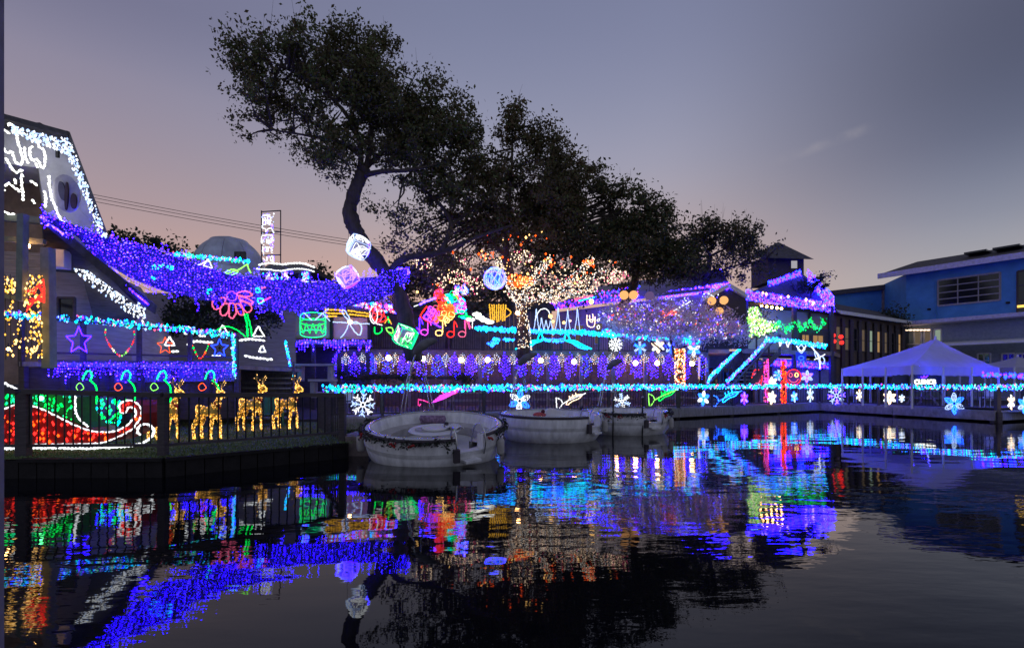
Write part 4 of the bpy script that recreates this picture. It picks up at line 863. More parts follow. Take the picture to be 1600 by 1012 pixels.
tree('back_tree', 'brownish tree crown behind the terrace between the oak trunks', [(700, 560, 30), (702, 500, 30), (705, 455, 30)], (.22, .12), [([(704, 470, 30), (660, 440, 30)], .08, .03), ([(704, 465, 30), (745, 435, 30)], .08, .03)],
     [(640, 440, 46, 40, 30, 1.6, .8), (690, 440, 50, 40, 30, 1.6, .8), (745, 450, 46, 36, 30, 1.6, .8), (790, 460, 40, 32, 30, 1.4, .7), (840, 450, 40, 30, 30.5, 1.4, .7), (620, 470, 30, 24, 29, 1.2, .6), (900, 450, 40, 26, 34, 1.4, .7)], .11, [leaf_b, leaf_b, leaf_a], 3.6, 60, .34)
pts = []
for k in range(9000):
    x = random.uniform(-75, 75); h = 3.2+1.6*math.sin(x*.21)+1.0*math.sin(x*.67+1); pts.append((x, 62+random.uniform(-2, 2), .4+random.random()**.8*h))
o = leaf_mesh('distant_trees', np.array(pts), .5, [leaf_dark], kind='stuff'); o['label'] = 'far dark line of trees low on the horizon'; o['category'] = 'trees'
# ================================================================== lights
# ---- great violet net over the wing roof and across to the oak
TOPE = [(64, 328), (110, 350), (170, 368), (230, 384), (290, 402), (350, 424), (410, 432), (470, 436), (530, 440), (580, 430), (640, 418)]
BOTE = [(78, 350), (120, 372), (170, 420), (230, 452), (290, 468), (350, 478), (410, 486), (470, 492), (530, 484), (590, 474), (642, 440)]
def edge(E, x):
    for (x0, y0), (x1, y1) in zip(E, E[1:]):
        if x0 <= x <= x1: return lerp(y0, y1, (x-x0)/(x1-x0))
    return E[0][1] if x < E[0][0] else E[-1][1]
netY = lambda x: 11.6+(x-64)/578*11.4
t = thing('net_lights', 'huge violet net of lights sweeping from chalet to oak', 'net lights', P(300, 430, netY(300)))
pts = []; wires = []; x = 66.0
while x < 641:
    y0, y1 = edge(TOPE, x), edge(BOTE, x)+7*math.sin(x*.19)+5*math.sin(x*.47+1); st = 4.1-.9*(x-64)/578; y = y0-random.uniform(0, 13)*(random.random() < .45); Yn = netY(x); col_pts = []
    while y < y1+random.uniform(-8, 8):
        if random.random() < .93:
            p = P(x+random.gauss(0, 1.1), y+random.gauss(0, .9), Yn+random.gauss(0, .05)); pts.append(p)
        y += st
    wires.append([P(x, y0, Yn), P(x+1, y1, Yn)]); x += st*1.15
for f in [i/12 for i in range(13)]: wires.append([P(xx, lerp(edge(TOPE, xx), edge(BOTE, xx), f), netY(xx)) for xx in range(66, 641, 12)])
light_string('', '', '', pts, ['violet', 'violet', 'violet', 'violet', 'lilac', 'lilac'], .021, wires, .005, parent=t, h=.7)
gz = MB(); vs_ = []; NX, NZ = 70, 6
for i in range(NX+1):
    xx = 74+(636-74)*i/NX
    for j in range(NZ+1):
        f = .06+.86*j/NZ; vs_.append(P(xx, lerp(edge(TOPE, xx), edge(BOTE, xx), f)+1.5*math.sin(i*.9+j), netY(xx)+.16+.03*math.sin(i*1.3)))
gz.add(vs_, [(i*(NZ+1)+j, i*(NZ+1)+j+1, (i+1)*(NZ+1)+j+1, (i+1)*(NZ+1)+j) for i in range(NX) for j in range(NZ)])
gz.build('glow_backing', mat('net_glow_backing', (.10, .08, .11), .9, var=.55, scale=1.4), t, smooth=True)  # sheet added behind the bulbs, catching their light to stand in for bloom
# coloured figures seen in the net
figure('rope_trumpet', 'white rope light trumpet above the violet net', 'rope light', [('bell', 'white', [(318, 415), (325, 404), (332, 419), (318, 415)], False, False), ('pipe', 'white', [(325, 407), (312, 413), (300, 418), (282, 422), (278, 421)]), ('valve', 'white', [(290, 420), (294, 415), (302, 414), (308, 419), (296, 423)], True)], 18.2, .03)
figure('rope_trumpet', 'lime rope light trumpet above the violet net', 'rope light', [('pipe', 'lime', [(386, 413), (375, 420), (362, 425), (344, 430), (342, 428)]), ('valve', 'lime', [(352, 427), (356, 423), (364, 421), (372, 424), (360, 430)], True), ('bell', 'lime', [(386, 412), (388, 419), (392, 426)])], 18.2, .03)
figure('rope_flower', 'small red rope light roses in the violet net', 'rope light', [('bloom', 'hotpink', [(306, 442), (312, 439), (317, 443), (312, 447)], True), ('bloom', 'hotpink', [(300, 456), (306, 455), (311, 459), (306, 462)], True), ('leaf', 'teal', [(305, 449), (318, 453), (328, 461)]), ('leaf', 'teal', [(324, 453), (332, 452)])], 16.9, .035)
figure('rope_flower', 'small turquoise rope light blooms in the violet net', 'rope light', [('bloom', 'cyan', [(398, 452), (404, 450), (406, 456), (400, 456)], True), ('bloom', 'cyan', [(402, 468), (408, 466), (412, 470), (406, 474)], True), ('leaf', 'pink', [(408, 450), (416, 449)]), ('leaf', 'hotpink', [(404, 475), (410, 471), (424, 464)])], 18.4, .035)
pts = [P(232+random.random()*38+0, 413+random.random()*8, 15.2) for k in range(26)]+[P(214+f*28, 418+f*18, 15.2) for f in [random.random() for k in range(22)]]
light_string('fairy_lights', 'turquoise fairy light patch on the violet net', 'fairy lights', pts, ['cyan', 'teal', 'skyblue'], .03)

# ---- big pink flower on green stem
t = thing('rope_flower', 'big pink rope light daisy with green stem and leaf', 'rope light', P(386, 525, 17.4))
zf = lambda l: [(200+x*.1778, 320+y*.1778) for x, y in l]
for l in ([(740, 860), (780, 825), (850, 815), (855, 850), (810, 905), (760, 915)], [(830, 875), (880, 870), (885, 915), (860, 965), (820, 965), (808, 920)], [(890, 870), (935, 870), (950, 940), (925, 995), (895, 985), (885, 930)], [(945, 875), (975, 870), (1005, 910), (1015, 960), (985, 965), (960, 930)], [(990, 850), (1040, 860), (1085, 895), (1075, 935), (1040, 940), (1005, 900)], [(970, 810), (1030, 815), (1090, 845), (1090, 870), (1030, 850), (985, 830)], [(955, 785), (1000, 760), (1060, 765), (1092, 795), (1050, 805), (985, 800)]):
    px_rope(t, 'petal', zf(l), 17.3, 'pink', .034, True)
px_rope(t, 'centre', [(355, 459), (362, 455), (369, 459), (369, 467), (362, 470), (355, 466)], 17.32, 'purple', .025, True)
px_rope(t, 'stem', [(382, 490), (386, 508), (387, 526)], 17.35, 'green', .04); px_rope(t, 'stem', [(386, 490), (391, 508), (394, 526)], 17.35, 'green', .03)
px_rope(t, 'leaf', [(338, 516), (352, 510), (368, 514), (384, 526)], 17.35, 'green', .022)

# ---- garlands of the left deck
def GP(l, Yf): return [P(x, y, Yf(x)) for x, y in l]
yl = lambda x: 13.1+(x-30)/338*2.8
garland('turquoise light garland along the left deck rail', GP([(-20, 488), (40, 493), (130, 499), (220, 508), (300, 516), (362, 524)], yl), .105, 80, .027)
garland('turquoise light garland down the right post of the left deck', GP([(365, 524), (364, 545), (367, 588)], lambda x: 15.9), .10, 110, .027)
garland('turquoise light garland on the post below the kiosk', GP([(446, 532), (450, 555), (457, 586)], lambda x: 20.5), .085, 95, .03)
garland('turquoise light garland on the railing before the dome', GP([(270, 396), (300, 400), (340, 404), (390, 409)], lambda x: 36), .16, 34, .06)
garland('short turquoise garland end hanging left of the dome railing', GP([(278, 399), (284, 412)], lambda x: 36), .14, 60, .06)
# violet net skirt below the left deck
pts = []; wires = []
for x in np.arange(64, 366, 3.9):
    if x < 80 and random.random() < .3: continue
    y0, y1 = 566+random.uniform(0, 2), 586+random.uniform(-3, 12)
    Yq = 13.4+(x-64)/302*2.45
    for y in np.arange(y0, y1, 4.3):
        if random.random() < .85: pts.append(P(x+random.gauss(0, 1), y+random.gauss(0, .8), Yq-.12))
    wires.append([P(x, y0, Yq-.12), P(x, y1, Yq-.12)])
light_string('net_lights', 'violet net lights hung as skirt of the left deck', 'net lights', pts, ['violet', 'violet', 'lilac', 'violet'], .018, wires, .005, h=.8)
t = thing('skirt_board', 'dark blue board behind the violet skirt lights', 'board', P(64, 580, 13.6))
MB().beam(P(60, 580, 13.62), P(366, 580, 16.02), .04, .62).build('panel', mat('skirt_panel', (.16, .14, .30), .85, var=.3), t)

# ---- rope stars and hearts hanging on the left deck rail
def star(label, cx, cy, r, Y, c, rr=.022):
    pl = [(cx+(r if k % 2 == 0 else r*.45)*math.sin(math.pi*k/5)*.95, cy-(r if k % 2 == 0 else r*.45)*math.cos(math.pi*k/5)) for k in range(10)]
    t = thing('rope_star', label, 'rope light', P(cx, cy, Y))
    for k in range(5): px_rope(t, 'point', [pl[2*k-1], pl[2*k], pl[2*k+1]], Y, c, rr, sm=False)
star('violet-blue rope light star hanging left on the deck rail', 123, 532, 22, 13.6, 'violet', .014); star('small orange rope light star behind the deck rail', 258, 540, 14, 15.0, 'orange', .010); star('dim blue rope light star at the right deck end', 343, 544, 15, 15.7, 'blue', .012)
def heart(label, pxs, Y, r, cols):
    t = thing('rope_heart', label, 'rope light', P(*pxs[0], Y)); pts = walk(smooth_path([P(x, y, Y) for x, y in pxs], 6), .07)
    light_string('', '', '', pts, cols, r, [pts], .006, parent=t)
heart('red, green and white V-shaped bulb heart on the deck rail', [(165, 515), (165, 526), (174, 543), (189, 556), (203, 543), (210, 528), (209, 516)], 13.9, .026, ['red', 'red', 'lime', 'warmwhite', 'green', 'pink'])
heart('smaller red and green bulb heart at the right of the deck rail', [(299, 533), (303, 545), (312, 560), (321, 550), (327, 535)], 15.4, .022, ['red', 'lime', 'orange', 'green'])
# white snow hills with triangle trees
t = thing('rope_landscape', 'white rope light hills with triangle trees behind the deck', 'rope light', P(350, 560, 18))
for cx, cy, s in ((295, 516, 7), (348, 516, 9), (404, 518, 9), (316, 521, 5), (265, 533, 8), (410, 545, 6)): px_rope(t, 'tree_triangle', [(cx-s, cy+s*.8), (cx, cy-s), (cx+s, cy+s*.8)], 17.6, 'white', .035, True, False)
for l in ([(294, 533), (312, 534), (336, 535)], [(364, 533), (388, 530), (408, 531), (416, 534)], [(382, 555), (400, 559), (429, 562)], [(292, 538), (300, 537)], [(268, 549), (280, 549)], [(330, 557), (345, 556)]): px_rope(t, 'hill_line', l, 17.5, 'white', .05)

# ---- kiosk: drum, bow
t = thing('rope_drum', 'green rope light drum with crossed white sticks', 'rope light', P(490, 528, 23.2))
def ring(cx, cy, rx, ry): return [(cx+rx*math.cos(a), cy+ry*math.sin(a)) for a in [2*math.pi*k/14 for k in range(14)]]
px_rope(t, 'top_rim', ring(489, 494, 20, 6), 23.2, 'seagreen', .03, True); px_rope(t, 'middle_rim', ring(489, 503, 20, 5), 23.2, 'green', .03, True); px_rope(t, 'bottom_rim', ring(489, 521, 20, 6), 23.2, 'seagreen', .03, True)
for k in range(4): px_rope(t, 'lacing', [(469+k*10, 505), (474+k*10, 521), (479+k*10, 505)], 23.15, 'green', .022, sm=False)
for x in (469, 509): px_rope(t, 'side', [(x, 495), (x, 521)], 23.2, 'seagreen', .026)
px_rope(t, 'stick', [(470, 484), (488, 501)], 23.1, 'bluewhite', .035); px_rope(t, 'stick', [(492, 500), (514, 481)], 23.1, 'bluewhite', .035); px_rope(t, 'stick', [(502, 488), (516, 502)], 23.1, 'bluewhite', .03)
t = thing('rope_bow', 'white rope light bow with a glowing lamp in its knot', 'rope light', P(546, 503, 23.3))
for l in ([(545, 500), (537, 492), (534, 486), (538, 485), (546, 497)], [(546, 505), (556, 520), (563, 522), (565, 510), (558, 503), (549, 504)]): px_rope(t, 'loop', l, 23.3, 'bluewhite', .04, True)
for l in ([(545, 506), (540, 518), (532, 528)], [(549, 505), (578, 506)], [(520, 503), (543, 504)]): px_rope(t, 'ribbon', l, 23.3, 'bluewhite', .035)
MB().ball(P(547, 503, 23.2), .09).build('knot_lamp', g('lamp'), t)
def icicles(label, x0, x1, yf, ln, Yf, step, cols, r, name='icicle_lights'):
    pts = []; wires = []
    for x in np.arange(x0, x1, step):
        y0 = yf(x); L_ = ln*random.choice((.35, .6, .8, 1)); q = []
        for y in np.arange(y0, y0+L_, 3.4): q.append(P(x+random.gauss(0, .6), y+random.gauss(0, .5), Yf(x)))
        pts += q; wires.append([P(x, y0, Yf(x)), P(x, y0+L_, Yf(x))])
    light_string(name, label, 'icicle lights', pts, cols, r, wires, .006, h=1.1)
icicles('violet icicle fringe along the kiosk deck edge', 450, 578, lambda x: 531+(x-450)*.015, 19, lambda x: 23.3, 4.4, ['violet', 'lilac', 'violet', 'purple'], .028)
figure('rope_flower', 'red and white rope light rose at the kiosk corner', 'rope light', [('petal', 'red', ring(589, 490, 11, 9), True), ('petal', 'pink', ring(589, 494, 7, 10), True), ('petal', 'white', ring(584, 492, 6, 13), True), ('petal', 'red', ring(594, 497, 9, 6), True), ('petal', 'red', ring(588, 484, 6, 6), True), ('petal', 'white', [(577, 486), (585, 503), (598, 508)])], 23.6, .035)
figure('rope_swirl', 'green and yellow rope light swirl below the kiosk corner', 'rope light', [('swirl', 'green', [(585, 510), (586, 520), (592, 521), (597, 516), (596, 510)]), ('swirl', 'lime', [(603, 512), (612, 512), (614, 520), (606, 518), (603, 512)]), ('swirl', 'green', [(608, 520), (616, 526), (622, 520)]), ('bell', 'yellow', [(601, 505), (607, 498), (612, 507)]), ('swirl', 'green', [(606, 494), (608, 505)])], 24, .035)

# ---- hanging light cubes and balls
def cube(label, cx, cy, r, Y, rot, cols, top, name='light_cube', puff=.62):
    c = P(cx, cy, Y); t = thing(name, label, 'light cube', c); h = r*Y/800*.72; M = Matrix.Rotation(rot[0], 3, 'X') @ Matrix.Rotation(rot[1], 3, 'Y') @ Matrix.Rotation(rot[2], 3, 'Z')
    def rnd_(v_): v_ = Vector(v_)*h; return c+M @ (lerp(v_, v_.normalized()*h*1.32, puff))
    cn = [(sx, sy, sz) for sx in (-1, 1) for sy in (-1, 1) for sz in (-1, 1)]
    for i in range(8):
        for j in range(i+1, 8):
            if bin(i ^ j).count('1') == 1: rope(t, 'edge', [rnd_(lerp(Vector(cn[i]), Vector(cn[j]), f_/6)) for f_ in range(7)], cols[0], h*.04)
    for ax in range(3):
        for s in (-1, 1):
            pl = []
            for k in range(30):
                u, v = random.uniform(-.85, .85), random.uniform(-.85, .85); q = [u, v]; q.insert(ax, s*.97); pl.append(rnd_(q))
            rope(t, 'scribble', pl[:15], random.choice(cols[1:]), h*.05); rope(t, 'scribble', pl[15:], random.choice(cols[1:]), h*.05)
    m = MB(); m.box((0, 0, 0), (h*1.75,)*3)
    if puff: m = MB(); m.ball((0, 0, 0), h*1.08, 10)
    m.v = [tuple(c+M @ Vector(v)) for v in m.v]; m.build('core', mat('cube_core', (.55, .5, .6), .8), t)
    MB().tube([c+Vector((0, 0, h*1.2)), P(cx+top[0], top[1], Y)], .006, 4).build('hanging_wire', wire_mat, t)
cube('white and pink wire-light cube hanging by the bent oak trunk, upper one', 560, 386, 20, 20.3, (.5, .6, .4), ['bluewhite', 'white', 'bluewhite', 'lilac', 'white', 'bluewhite'], (2, 300))
cube('purple wire-light cube hanging lower beside the bent oak trunk', 543, 433, 19, 20.3, (.3, -.5, .5), ['lilac', 'lilac', 'bluewhite', 'purple', 'white'], (3, 330))
cube('green and pink gift cube of lights above the first boat', 633, 525, 19, 21.3, (.2, .45, .5), ['seagreen', 'green', 'green', 'pink', 'seagreen', 'white'], (-6, 420), 'light_gift', .15)
t = thing('light_ball', 'round blue and white light ball hanging under the oaks', 'light ball', P(773, 435, 22.5)); c = P(773, 435, 22.5); r = 17/800*22.5
for k in range(38):
    ax = Vector(rng.normal(size=3)).normalized(); u = ax.orthogonal().normalized(); v = ax.cross(u); off = random.uniform(-.55, .55); q = math.sqrt(1-off*off)
    rope(t, 'vine', [c+(ax*off+u*q*math.cos(a)+v*q*math.sin(a))*r*random.uniform(.93, 1.04) for a in [2*math.pi*i/14 for i in range(14)]], random.choice(['skyblue', 'bluewhite', 'bluewhite', 'blue', 'lilac', 'bluewhite']), .016, True)
MB().ball(c, r*.82, 10).build('core', mat('blue_core', (.12, .16, .4), .8), t); MB().tube([c+Vector((0, 0, r)), P(774, 370, 22.5)], .007, 4).build('hanging_wire', wire_mat, t)
# drooping violet umbrella of lights under the branch
t = thing('light_umbrella', 'violet net-light umbrella shape under the oak branch', 'net lights', P(622, 440, 23.6)); pts = []
for k in range(170):
    x = random.uniform(606, 640); y = 418+abs(x-624)*.12+random.uniform(0, 18)*(1-abs(x-622)/30); pts.append(P(x, y, 23.6+random.uniform(-.3, .3)))
pts += [P(random.uniform(625, 632), random.uniform(430, 458), 23.6) for k in range(50)]
light_string('', '', '', pts, ['violet', 'violet', 'blue', 'lilac'], .035, parent=t)

# ---- coloured toy cluster
t = thing('toy_cluster', 'heap of coloured rope light gifts, orange, turquoise and red', 'rope light', P(690, 515, 24.2)); Y = 24.2
def blobring(part, cx, cy, rx, ry, c, nn, rr=.026, Yo=0):
    for k in range(int(nn*1.8)):
        a = random.uniform(0, 6.28); q = random.random()**.5; px_rope(t, part, [(cx+rx*q*math.cos(a)+random.uniform(3, 5)*math.cos(b3), cy+ry*q*math.sin(a)+random.uniform(3, 5)*math.sin(b3)) for b3 in [2*math.pi*i/7 for i in range(7)]], Y+Yo+random.uniform(-.15, .15), random.choice(c), rr, True)
blobring('loop', 697, 487, 12, 15, ['orange', 'orange', 'warm', 'yellow', 'red'], 22); blobring('loop', 689, 462, 8, 9, ['red', 'red', 'hotpink'], 9); blobring('loop', 706, 466, 9, 10, ['cyan', 'teal', 'green', 'seagreen'], 11, Yo=.2); blobring('loop', 718, 478, 8, 10, ['cyan', 'magenta', 'skyblue', 'purple'], 10, Yo=.25); blobring('loop', 676, 492, 10, 12, ['pink', 'magenta', 'orange', 'purple'], 10, Yo=.1)
for l, c_ in (([(667, 478), (656, 494), (672, 505), (684, 484)], 'red'), ([(672, 480), (662, 496), (690, 512)], 'purple'), ([(714, 457), (727, 475), (724, 486)], 'magenta'), ([(708, 455), (722, 474)], 'orange')): px_rope(t, 'frame', l, Y-.1, c_, .045, sm=False)
MB().ball(P(700, 485, 24.45), .33, 8).build('body', mat('toy_body', (.4, .2, .1), .8), t); MB().ball(P(712, 470, 24.6), .3, 8).build('body', mat('toy_body2', (.1, .3, .35), .8), t); MB().ball(P(676, 492, 24.6), .3, 8).build('body', mat('toy_body3', (.35, .1, .3), .8), t)
t = thing('light_wand', 'white and pink light wand sticking out of the toy heap', 'rope light', P(665, 470, 24)); px_rope(t, 'shaft', [(655, 476), (684, 464)], 24, 'lilac', .07); px_rope(t, 'tip', [(647, 479), (654, 476)], 24, 'white', .03)
t = thing('light_bird', 'green and turquoise rope light bird right of the toy heap', 'rope light', P(720, 492, 24))
for l, c_ in (([(711, 490), (722, 487), (730, 491), (722, 494)], 'seagreen'), ([(716, 495), (728, 493), (738, 498)], 'green'), ([(714, 486), (726, 486)], 'green'), ([(720, 496), (730, 498)], 'cyan')): px_rope(t, 'stroke', l, 24, c_, .05)
# music notes on the terrace rail
for k, (x, y, c_, lab) in enumerate(((653, 516, 'violet', 'blue'), (666, 518, 'magenta', 'magenta'), (689, 519, 'warm', 'orange'), (707, 521, 'red', 'red'), (725, 521, 'pink', 'pink'))):
    t = thing('rope_note', lab+' rope light music note on the terrace rail', 'rope light', P(x, y, 24.9), 'music notes on the terrace rail')
    px_rope(t, 'head', ring(x-3, y+1, 5.5, 4.5), 24.9, c_, .035, True); px_rope(t, 'stem', [(x+2.5, y), (x+2.5, y-20)], 24.9, c_, .035); px_rope(t, 'flag', [(x+2.5, y-20), (x+6, y-15), (x+8, y-9)], 24.9, c_, .03)
figure('rope_flag', 'pink and white striped rope light flag above the notes', 'rope light', [('stripe', 'hotpink', [(726, 500), (726, 514)]), ('stripe', 'pink', [(729, 500), (737, 513)], False), ('stripe', 'white', [(731, 499), (738, 500), (738, 514)], False, False), ('stripe', 'hotpink', [(732, 500), (734, 515)])], 24.8, .03)
t = thing('rope_jar', 'golden striped rope light jar with handle', 'rope light', P(778, 503, 24.6))
for k in range(8): px_rope(t, 'stripe', [(765+k*3.6, 475+(k % 2)), (766+k*3.3, 490), (767+k*3.1, 503-(k % 3))], 24.6, 'yellow', .045)
px_rope(t, 'handle', [(790, 480), (798, 487), (796, 492), (788, 496)], 24.6, 'yellow', .04)
for x, y, i in ((735, 499, 0), (745, 491, 1), (750, 496, 2), (757, 500, 3), (765, 503, 4)):
    t = thing('white_lantern', 'white oval lantern, %s in the slanting row before the terrace' % ('leftmost', 'second', 'third', 'fourth', 'last')[i], 'lantern', P(x, y, 26), 'white oval lanterns'); MB().ball(P(x, y, 26), .17, 8, sc=(1.4, 1, .6)).build('globe', g('hotwhite'), t); MB().tube([P(x, y, 26)+Vector((0, 0, .08)), P(x, y, 26)+Vector((0, 0, .16))], .03).build('cap', white_paint, t)

# ---- oak trunk wrapped in white bulbs and lights in the branches
def wrap(pts3, rad, nn, jitter=.03):
    ps = smooth_path(pts3, 6); res = []
    for k in range(nn):
        f = random.random()*(len(ps)-1); i = int(f); p = lerp(ps[i], ps[min(i+1, len(ps)-1)], f-i); a = random.uniform(math.pi*.9, math.pi*2.1); rr = rad*(1-.5*f/len(ps))
        res.append(p+Vector((math.cos(a)*rr, math.sin(a)*rr, 0))+Vector((0, 0, random.gauss(0, jitter))))
    return res
LB = [[(820, 545, 24.8), (818, 510, 24.8), (814, 480, 24.8), (812, 462, 24.8)], [(812, 470, 24.7), (800, 452, 24.5), (788, 432, 24.3), (776, 405, 24)], [(815, 465, 24.7), (830, 445, 24.5), (842, 425, 24.2), (858, 405, 24)], [(818, 478, 24.6), (850, 466, 24.4), (890, 446, 24.3), (930, 430, 24.3), (962, 424, 24.3)], [(830, 470, 24.6), (868, 452, 24.4), (905, 425, 24.2), (925, 405, 24)], [(850, 468, 24.5), (890, 462, 24.4), (930, 452, 24.3)]]
t = thing('wrapped_branches', 'forked oak trunk and boughs wrapped in white and orange bulbs', 'fairy lights', P(820, 560, 25)); m = MB()
for i, l in enumerate(LB): m = MB(); limb(m, [P(*q) for q in l], .28 if i == 0 else .13, .19 if i == 0 else .05, 8); m.build('bough', bark, t, smooth=True)
pts = wrap([P(*q) for q in LB[0]], .34, 250)
for l in LB[1:]: pts += wrap([P(*q) for q in l], .22, 230, .1)
light_string('', '', '', pts, ['warmwhite', 'warmwhite', 'white', 'warmwhite', 'white'], .020, parent=t)
def cloud(label, regs, cols, r, name='branch_lights'):
    pts = []
    for (cx, cy, rx, ry, Y, nn) in regs:
        for k in range(nn): a = random.uniform(0, 6.28); q = random.random()**.6; pts.append(P(cx+rx*q*math.cos(a), cy+ry*q*math.sin(a), Y+random.uniform(-.6, .6)))
    return light_string(name, label, 'fairy lights', pts, cols, r)
cloud('glowing orange bulbs massed in the fork of the wrapped oak', [(805, 440, 14, 12, 23.8, 70), (824, 440, 10, 9, 23.9, 44), (790, 420, 14, 24, 23.6, 22), (858, 412, 10, 12, 23.4, 12)], ['orange', 'orange', 'warm'], .036)
cloud('orange bulbs scattered through the oak canopy', [(870, 420, 60, 26, 23.5, 30), (760, 400, 14, 10, 23, 18), (923, 411, 9, 6, 23.4, 16), (800, 370, 60, 14, 23.4, 14), (700, 420, 50, 30, 23.2, 10), (960, 410, 10, 8, 23.4, 4)], ['orange', 'orange', 'warm'], .036)
cloud('warm white bulbs in the oak branches above the toy heap', [(715, 432, 16, 12, 23.4, 60), (735, 445, 22, 16, 23.4, 90), (690, 440, 10, 12, 23.4, 30), (660, 412, 16, 10, 23.4, 34), (725, 405, 14, 8, 23.4, 20), (815, 402, 18, 12, 23.2, 60), (840, 460, 60, 10, 23.6, 60), (960, 432, 22, 12, 23.8, 90), (900, 445, 40, 12, 23.8, 90), (870, 430, 50, 20, 23.8, 70)], ['warmwhite', 'warmwhite', 'pink', 'warmwhite'], .026)
cloud('blue, pink and white bulb tuft above the toy heap', [(722, 452, 12, 8, 23.6, 50), (711, 456, 5, 6, 23.6, 16)], ['bluewhite', 'skyblue', 'white', 'magenta', 'lilac'], .042)
# round lamps in the trees
for i, (x, y, Y, c_, rr, lab) in enumerate(((592, 462, 22.5, 'lamp', .085, 'warm globe lamp above the kiosk corner'), (588, 437, 22.5, 'warmwhite', .05, 'tiny white globe lamp left of the oak trunk'), (652, 456, 23, 'warm', .06, 'small orange globe lamp right of the oak trunk'), (809, 489, 24.2, 'lamp', .10, 'warm globe lamp before the wrapped oak trunk'), (860, 494, 24.5, 'warm', .1, 'warm globe lamp inside the white arches, left'), (864, 502, 24.5, 'warm', .07, 'warm globe lamp inside the white arches, lower'), (924, 471, 26, 'warm', .13, 'orange globe lamp under the terrace eave'), (881, 504, 26, 'warm', .08, 'warm globe lamp below the white arches'), (891, 501, 26, 'warmwhite', .06, 'pale globe lamp below the white arches'))):
    t = thing('globe_lamp', lab, 'lamp', P(x, y, Y)); MB().ball(P(x, y, Y), rr, 8).build('globe', g(c_), t); MB().tube([P(x, y, Y)+Vector((0, 0, rr*.9)), P(x, y, Y)+Vector((0, 0, rr*1.7))], rr*.35).build('cap', black_metal, t)
lant = glow('paper_lantern_glow', (1.0, .47, .17), 1.15); lantp = glow('paper_lantern_dim', (.26, .16, .42), .5)  # the lilac lantern gets a weak glow in its material
for i, (x, y, Y, mm_, r, lab) in enumerate(((975, 461, 26.2, lant, 7, 'left of the amber paper lantern pair in the tree'), (990, 461, 26.2, lant, 7, 'right of the amber paper lantern pair in the tree'), (1015, 462, 26.2, lantp, 7, 'dimly glowing lilac paper lantern beside the amber pair'), (1112, 470, 26.6, lant, 6.5, 'upper left paper lantern of three under the gable'), (1131, 469, 26.6, lant, 6.5, 'upper right paper lantern of three under the gable'), (1124, 486, 26.6, lant, 6, 'lowest paper lantern of three under the gable'))):
    c = P(x, y, Y); rr = r*Y/800; t = thing('paper_lantern', lab, 'lantern', c, 'round paper lanterns')
    m = MB(); m.lathe([(math.sin(math.pi*k/16)*rr*(1+.03*(k % 2)), -math.cos(math.pi*k/16)*rr) for k in range(17)], c, 16); m.build('shade', mm_, t, smooth=True)
    MB().lathe([(rr*.28, rr*.93), (rr*.3, rr*1.05), (.01, rr*1.05)], c, 10).build('cap', black_metal, t); MB().tube([c+Vector((0, 0, rr)), c+Vector((0, 0, rr+.4))], .008, 4).build('cord', wire_mat, t)

# ---- white cage arches and writing ornament on the terrace
t = thing('light_arches', 'pale spiky white light arches on the terrace', 'rope light', P(850, 515, 26.5))
for x0, h in ((838, 34), (846, 20), (853, 16), (860, 15), (872, 36), (887, 32), (902, 34)): px_rope(t, 'spire', [(x0-4, 516), (x0-1, 516-h*.6), (x0, 516-h), (x0+1.5, 516-h*.6), (x0+4, 516)], 26.5, 'bluewhite', .03)
px_rope(t, 'arch', [(836, 500), (842, 486), (850, 482), (857, 486), (862, 500)], 26.5, 'white', .035)
figure('rope_emblem', 'cream rope light emblem of looped lines on the terrace', 'rope light', [('line', 'warmwhite', [(917, 492), (918, 508), (928, 510), (930, 494)]), ('line', 'warmwhite', [(921, 492), (922, 502), (926, 502), (926, 490)]), ('line', 'warmwhite', [(918, 500), (930, 499)]), ('dot', 'white', ring(935, 511, 2, 3), True), ('dot', 'white', ring(935, 500, 2, 2), True)], 27, .035)
garland('bright turquoise garland along the terrace rail', [P(742, 512, 26.3), P(800, 516, 26.5), P(860, 518, 26.7), P(920, 520, 26.9), P(968, 524, 27.1)], .12, 48, .046, ['cyan', 'cyan', 'teal', 'skyblue', 'cyan'])
garland('turquoise garland behind the feathery tree branches', [P(970, 524, 27.2), P(1010, 528, 27.4), P(1060, 527, 27.6), P(1100, 528, 27.8)], .13, 20, .045)
def angel(label, s, x):   # flying angel with trumpet, s = facing
    f = lambda l: [(x+s*a, b3) for a, b3 in l]; t = thing('rope_angel', label, 'rope light', P(x, 540, 26.2))
    for k in range(7): px_rope(t, 'robe', f([(-2, 531+k*.4), (10+k, 532+k*1.1), (20+k*1.5, 537+k*1.0), (32+k, 543+k*.4)]), 26.2+.02*k, ['teal', 'cyan', 'teal'][k % 3], .035)
    px_rope(t, 'wing', f([(-6, 531), (-3, 520), (0, 524), (2, 532)]), 26.15, 'teal', .045, True); px_rope(t, 'arm', f([(-8, 529), (-18, 530), (-24, 529)]), 26.2, 'skyblue', .04); px_rope(t, 'skirt', f([(4, 534), (14, 541), (26, 545), (34, 544)]), 26.2, 'cyan', .05)
angel('turquoise rope light angel flying right on the terrace rail', -1, 842); angel('turquoise rope light angel flying left on the terrace rail', 1, 888)
pts = []
for (x0, x1, y) in ((760, 778, 536), (770, 782, 530), (786, 808, 530), (845, 860, 531), (864, 880, 533), (766, 774, 540)):
    for k in range(int((x1-x0)*1.2)): pts.append(P(random.uniform(x0, x1), y+random.gauss(0, 1), 26.6))
light_string('fairy_lights', 'blue fairy light letters behind the turquoise angels', 'fairy lights', pts, ['skyblue', 'cyan'], .045)

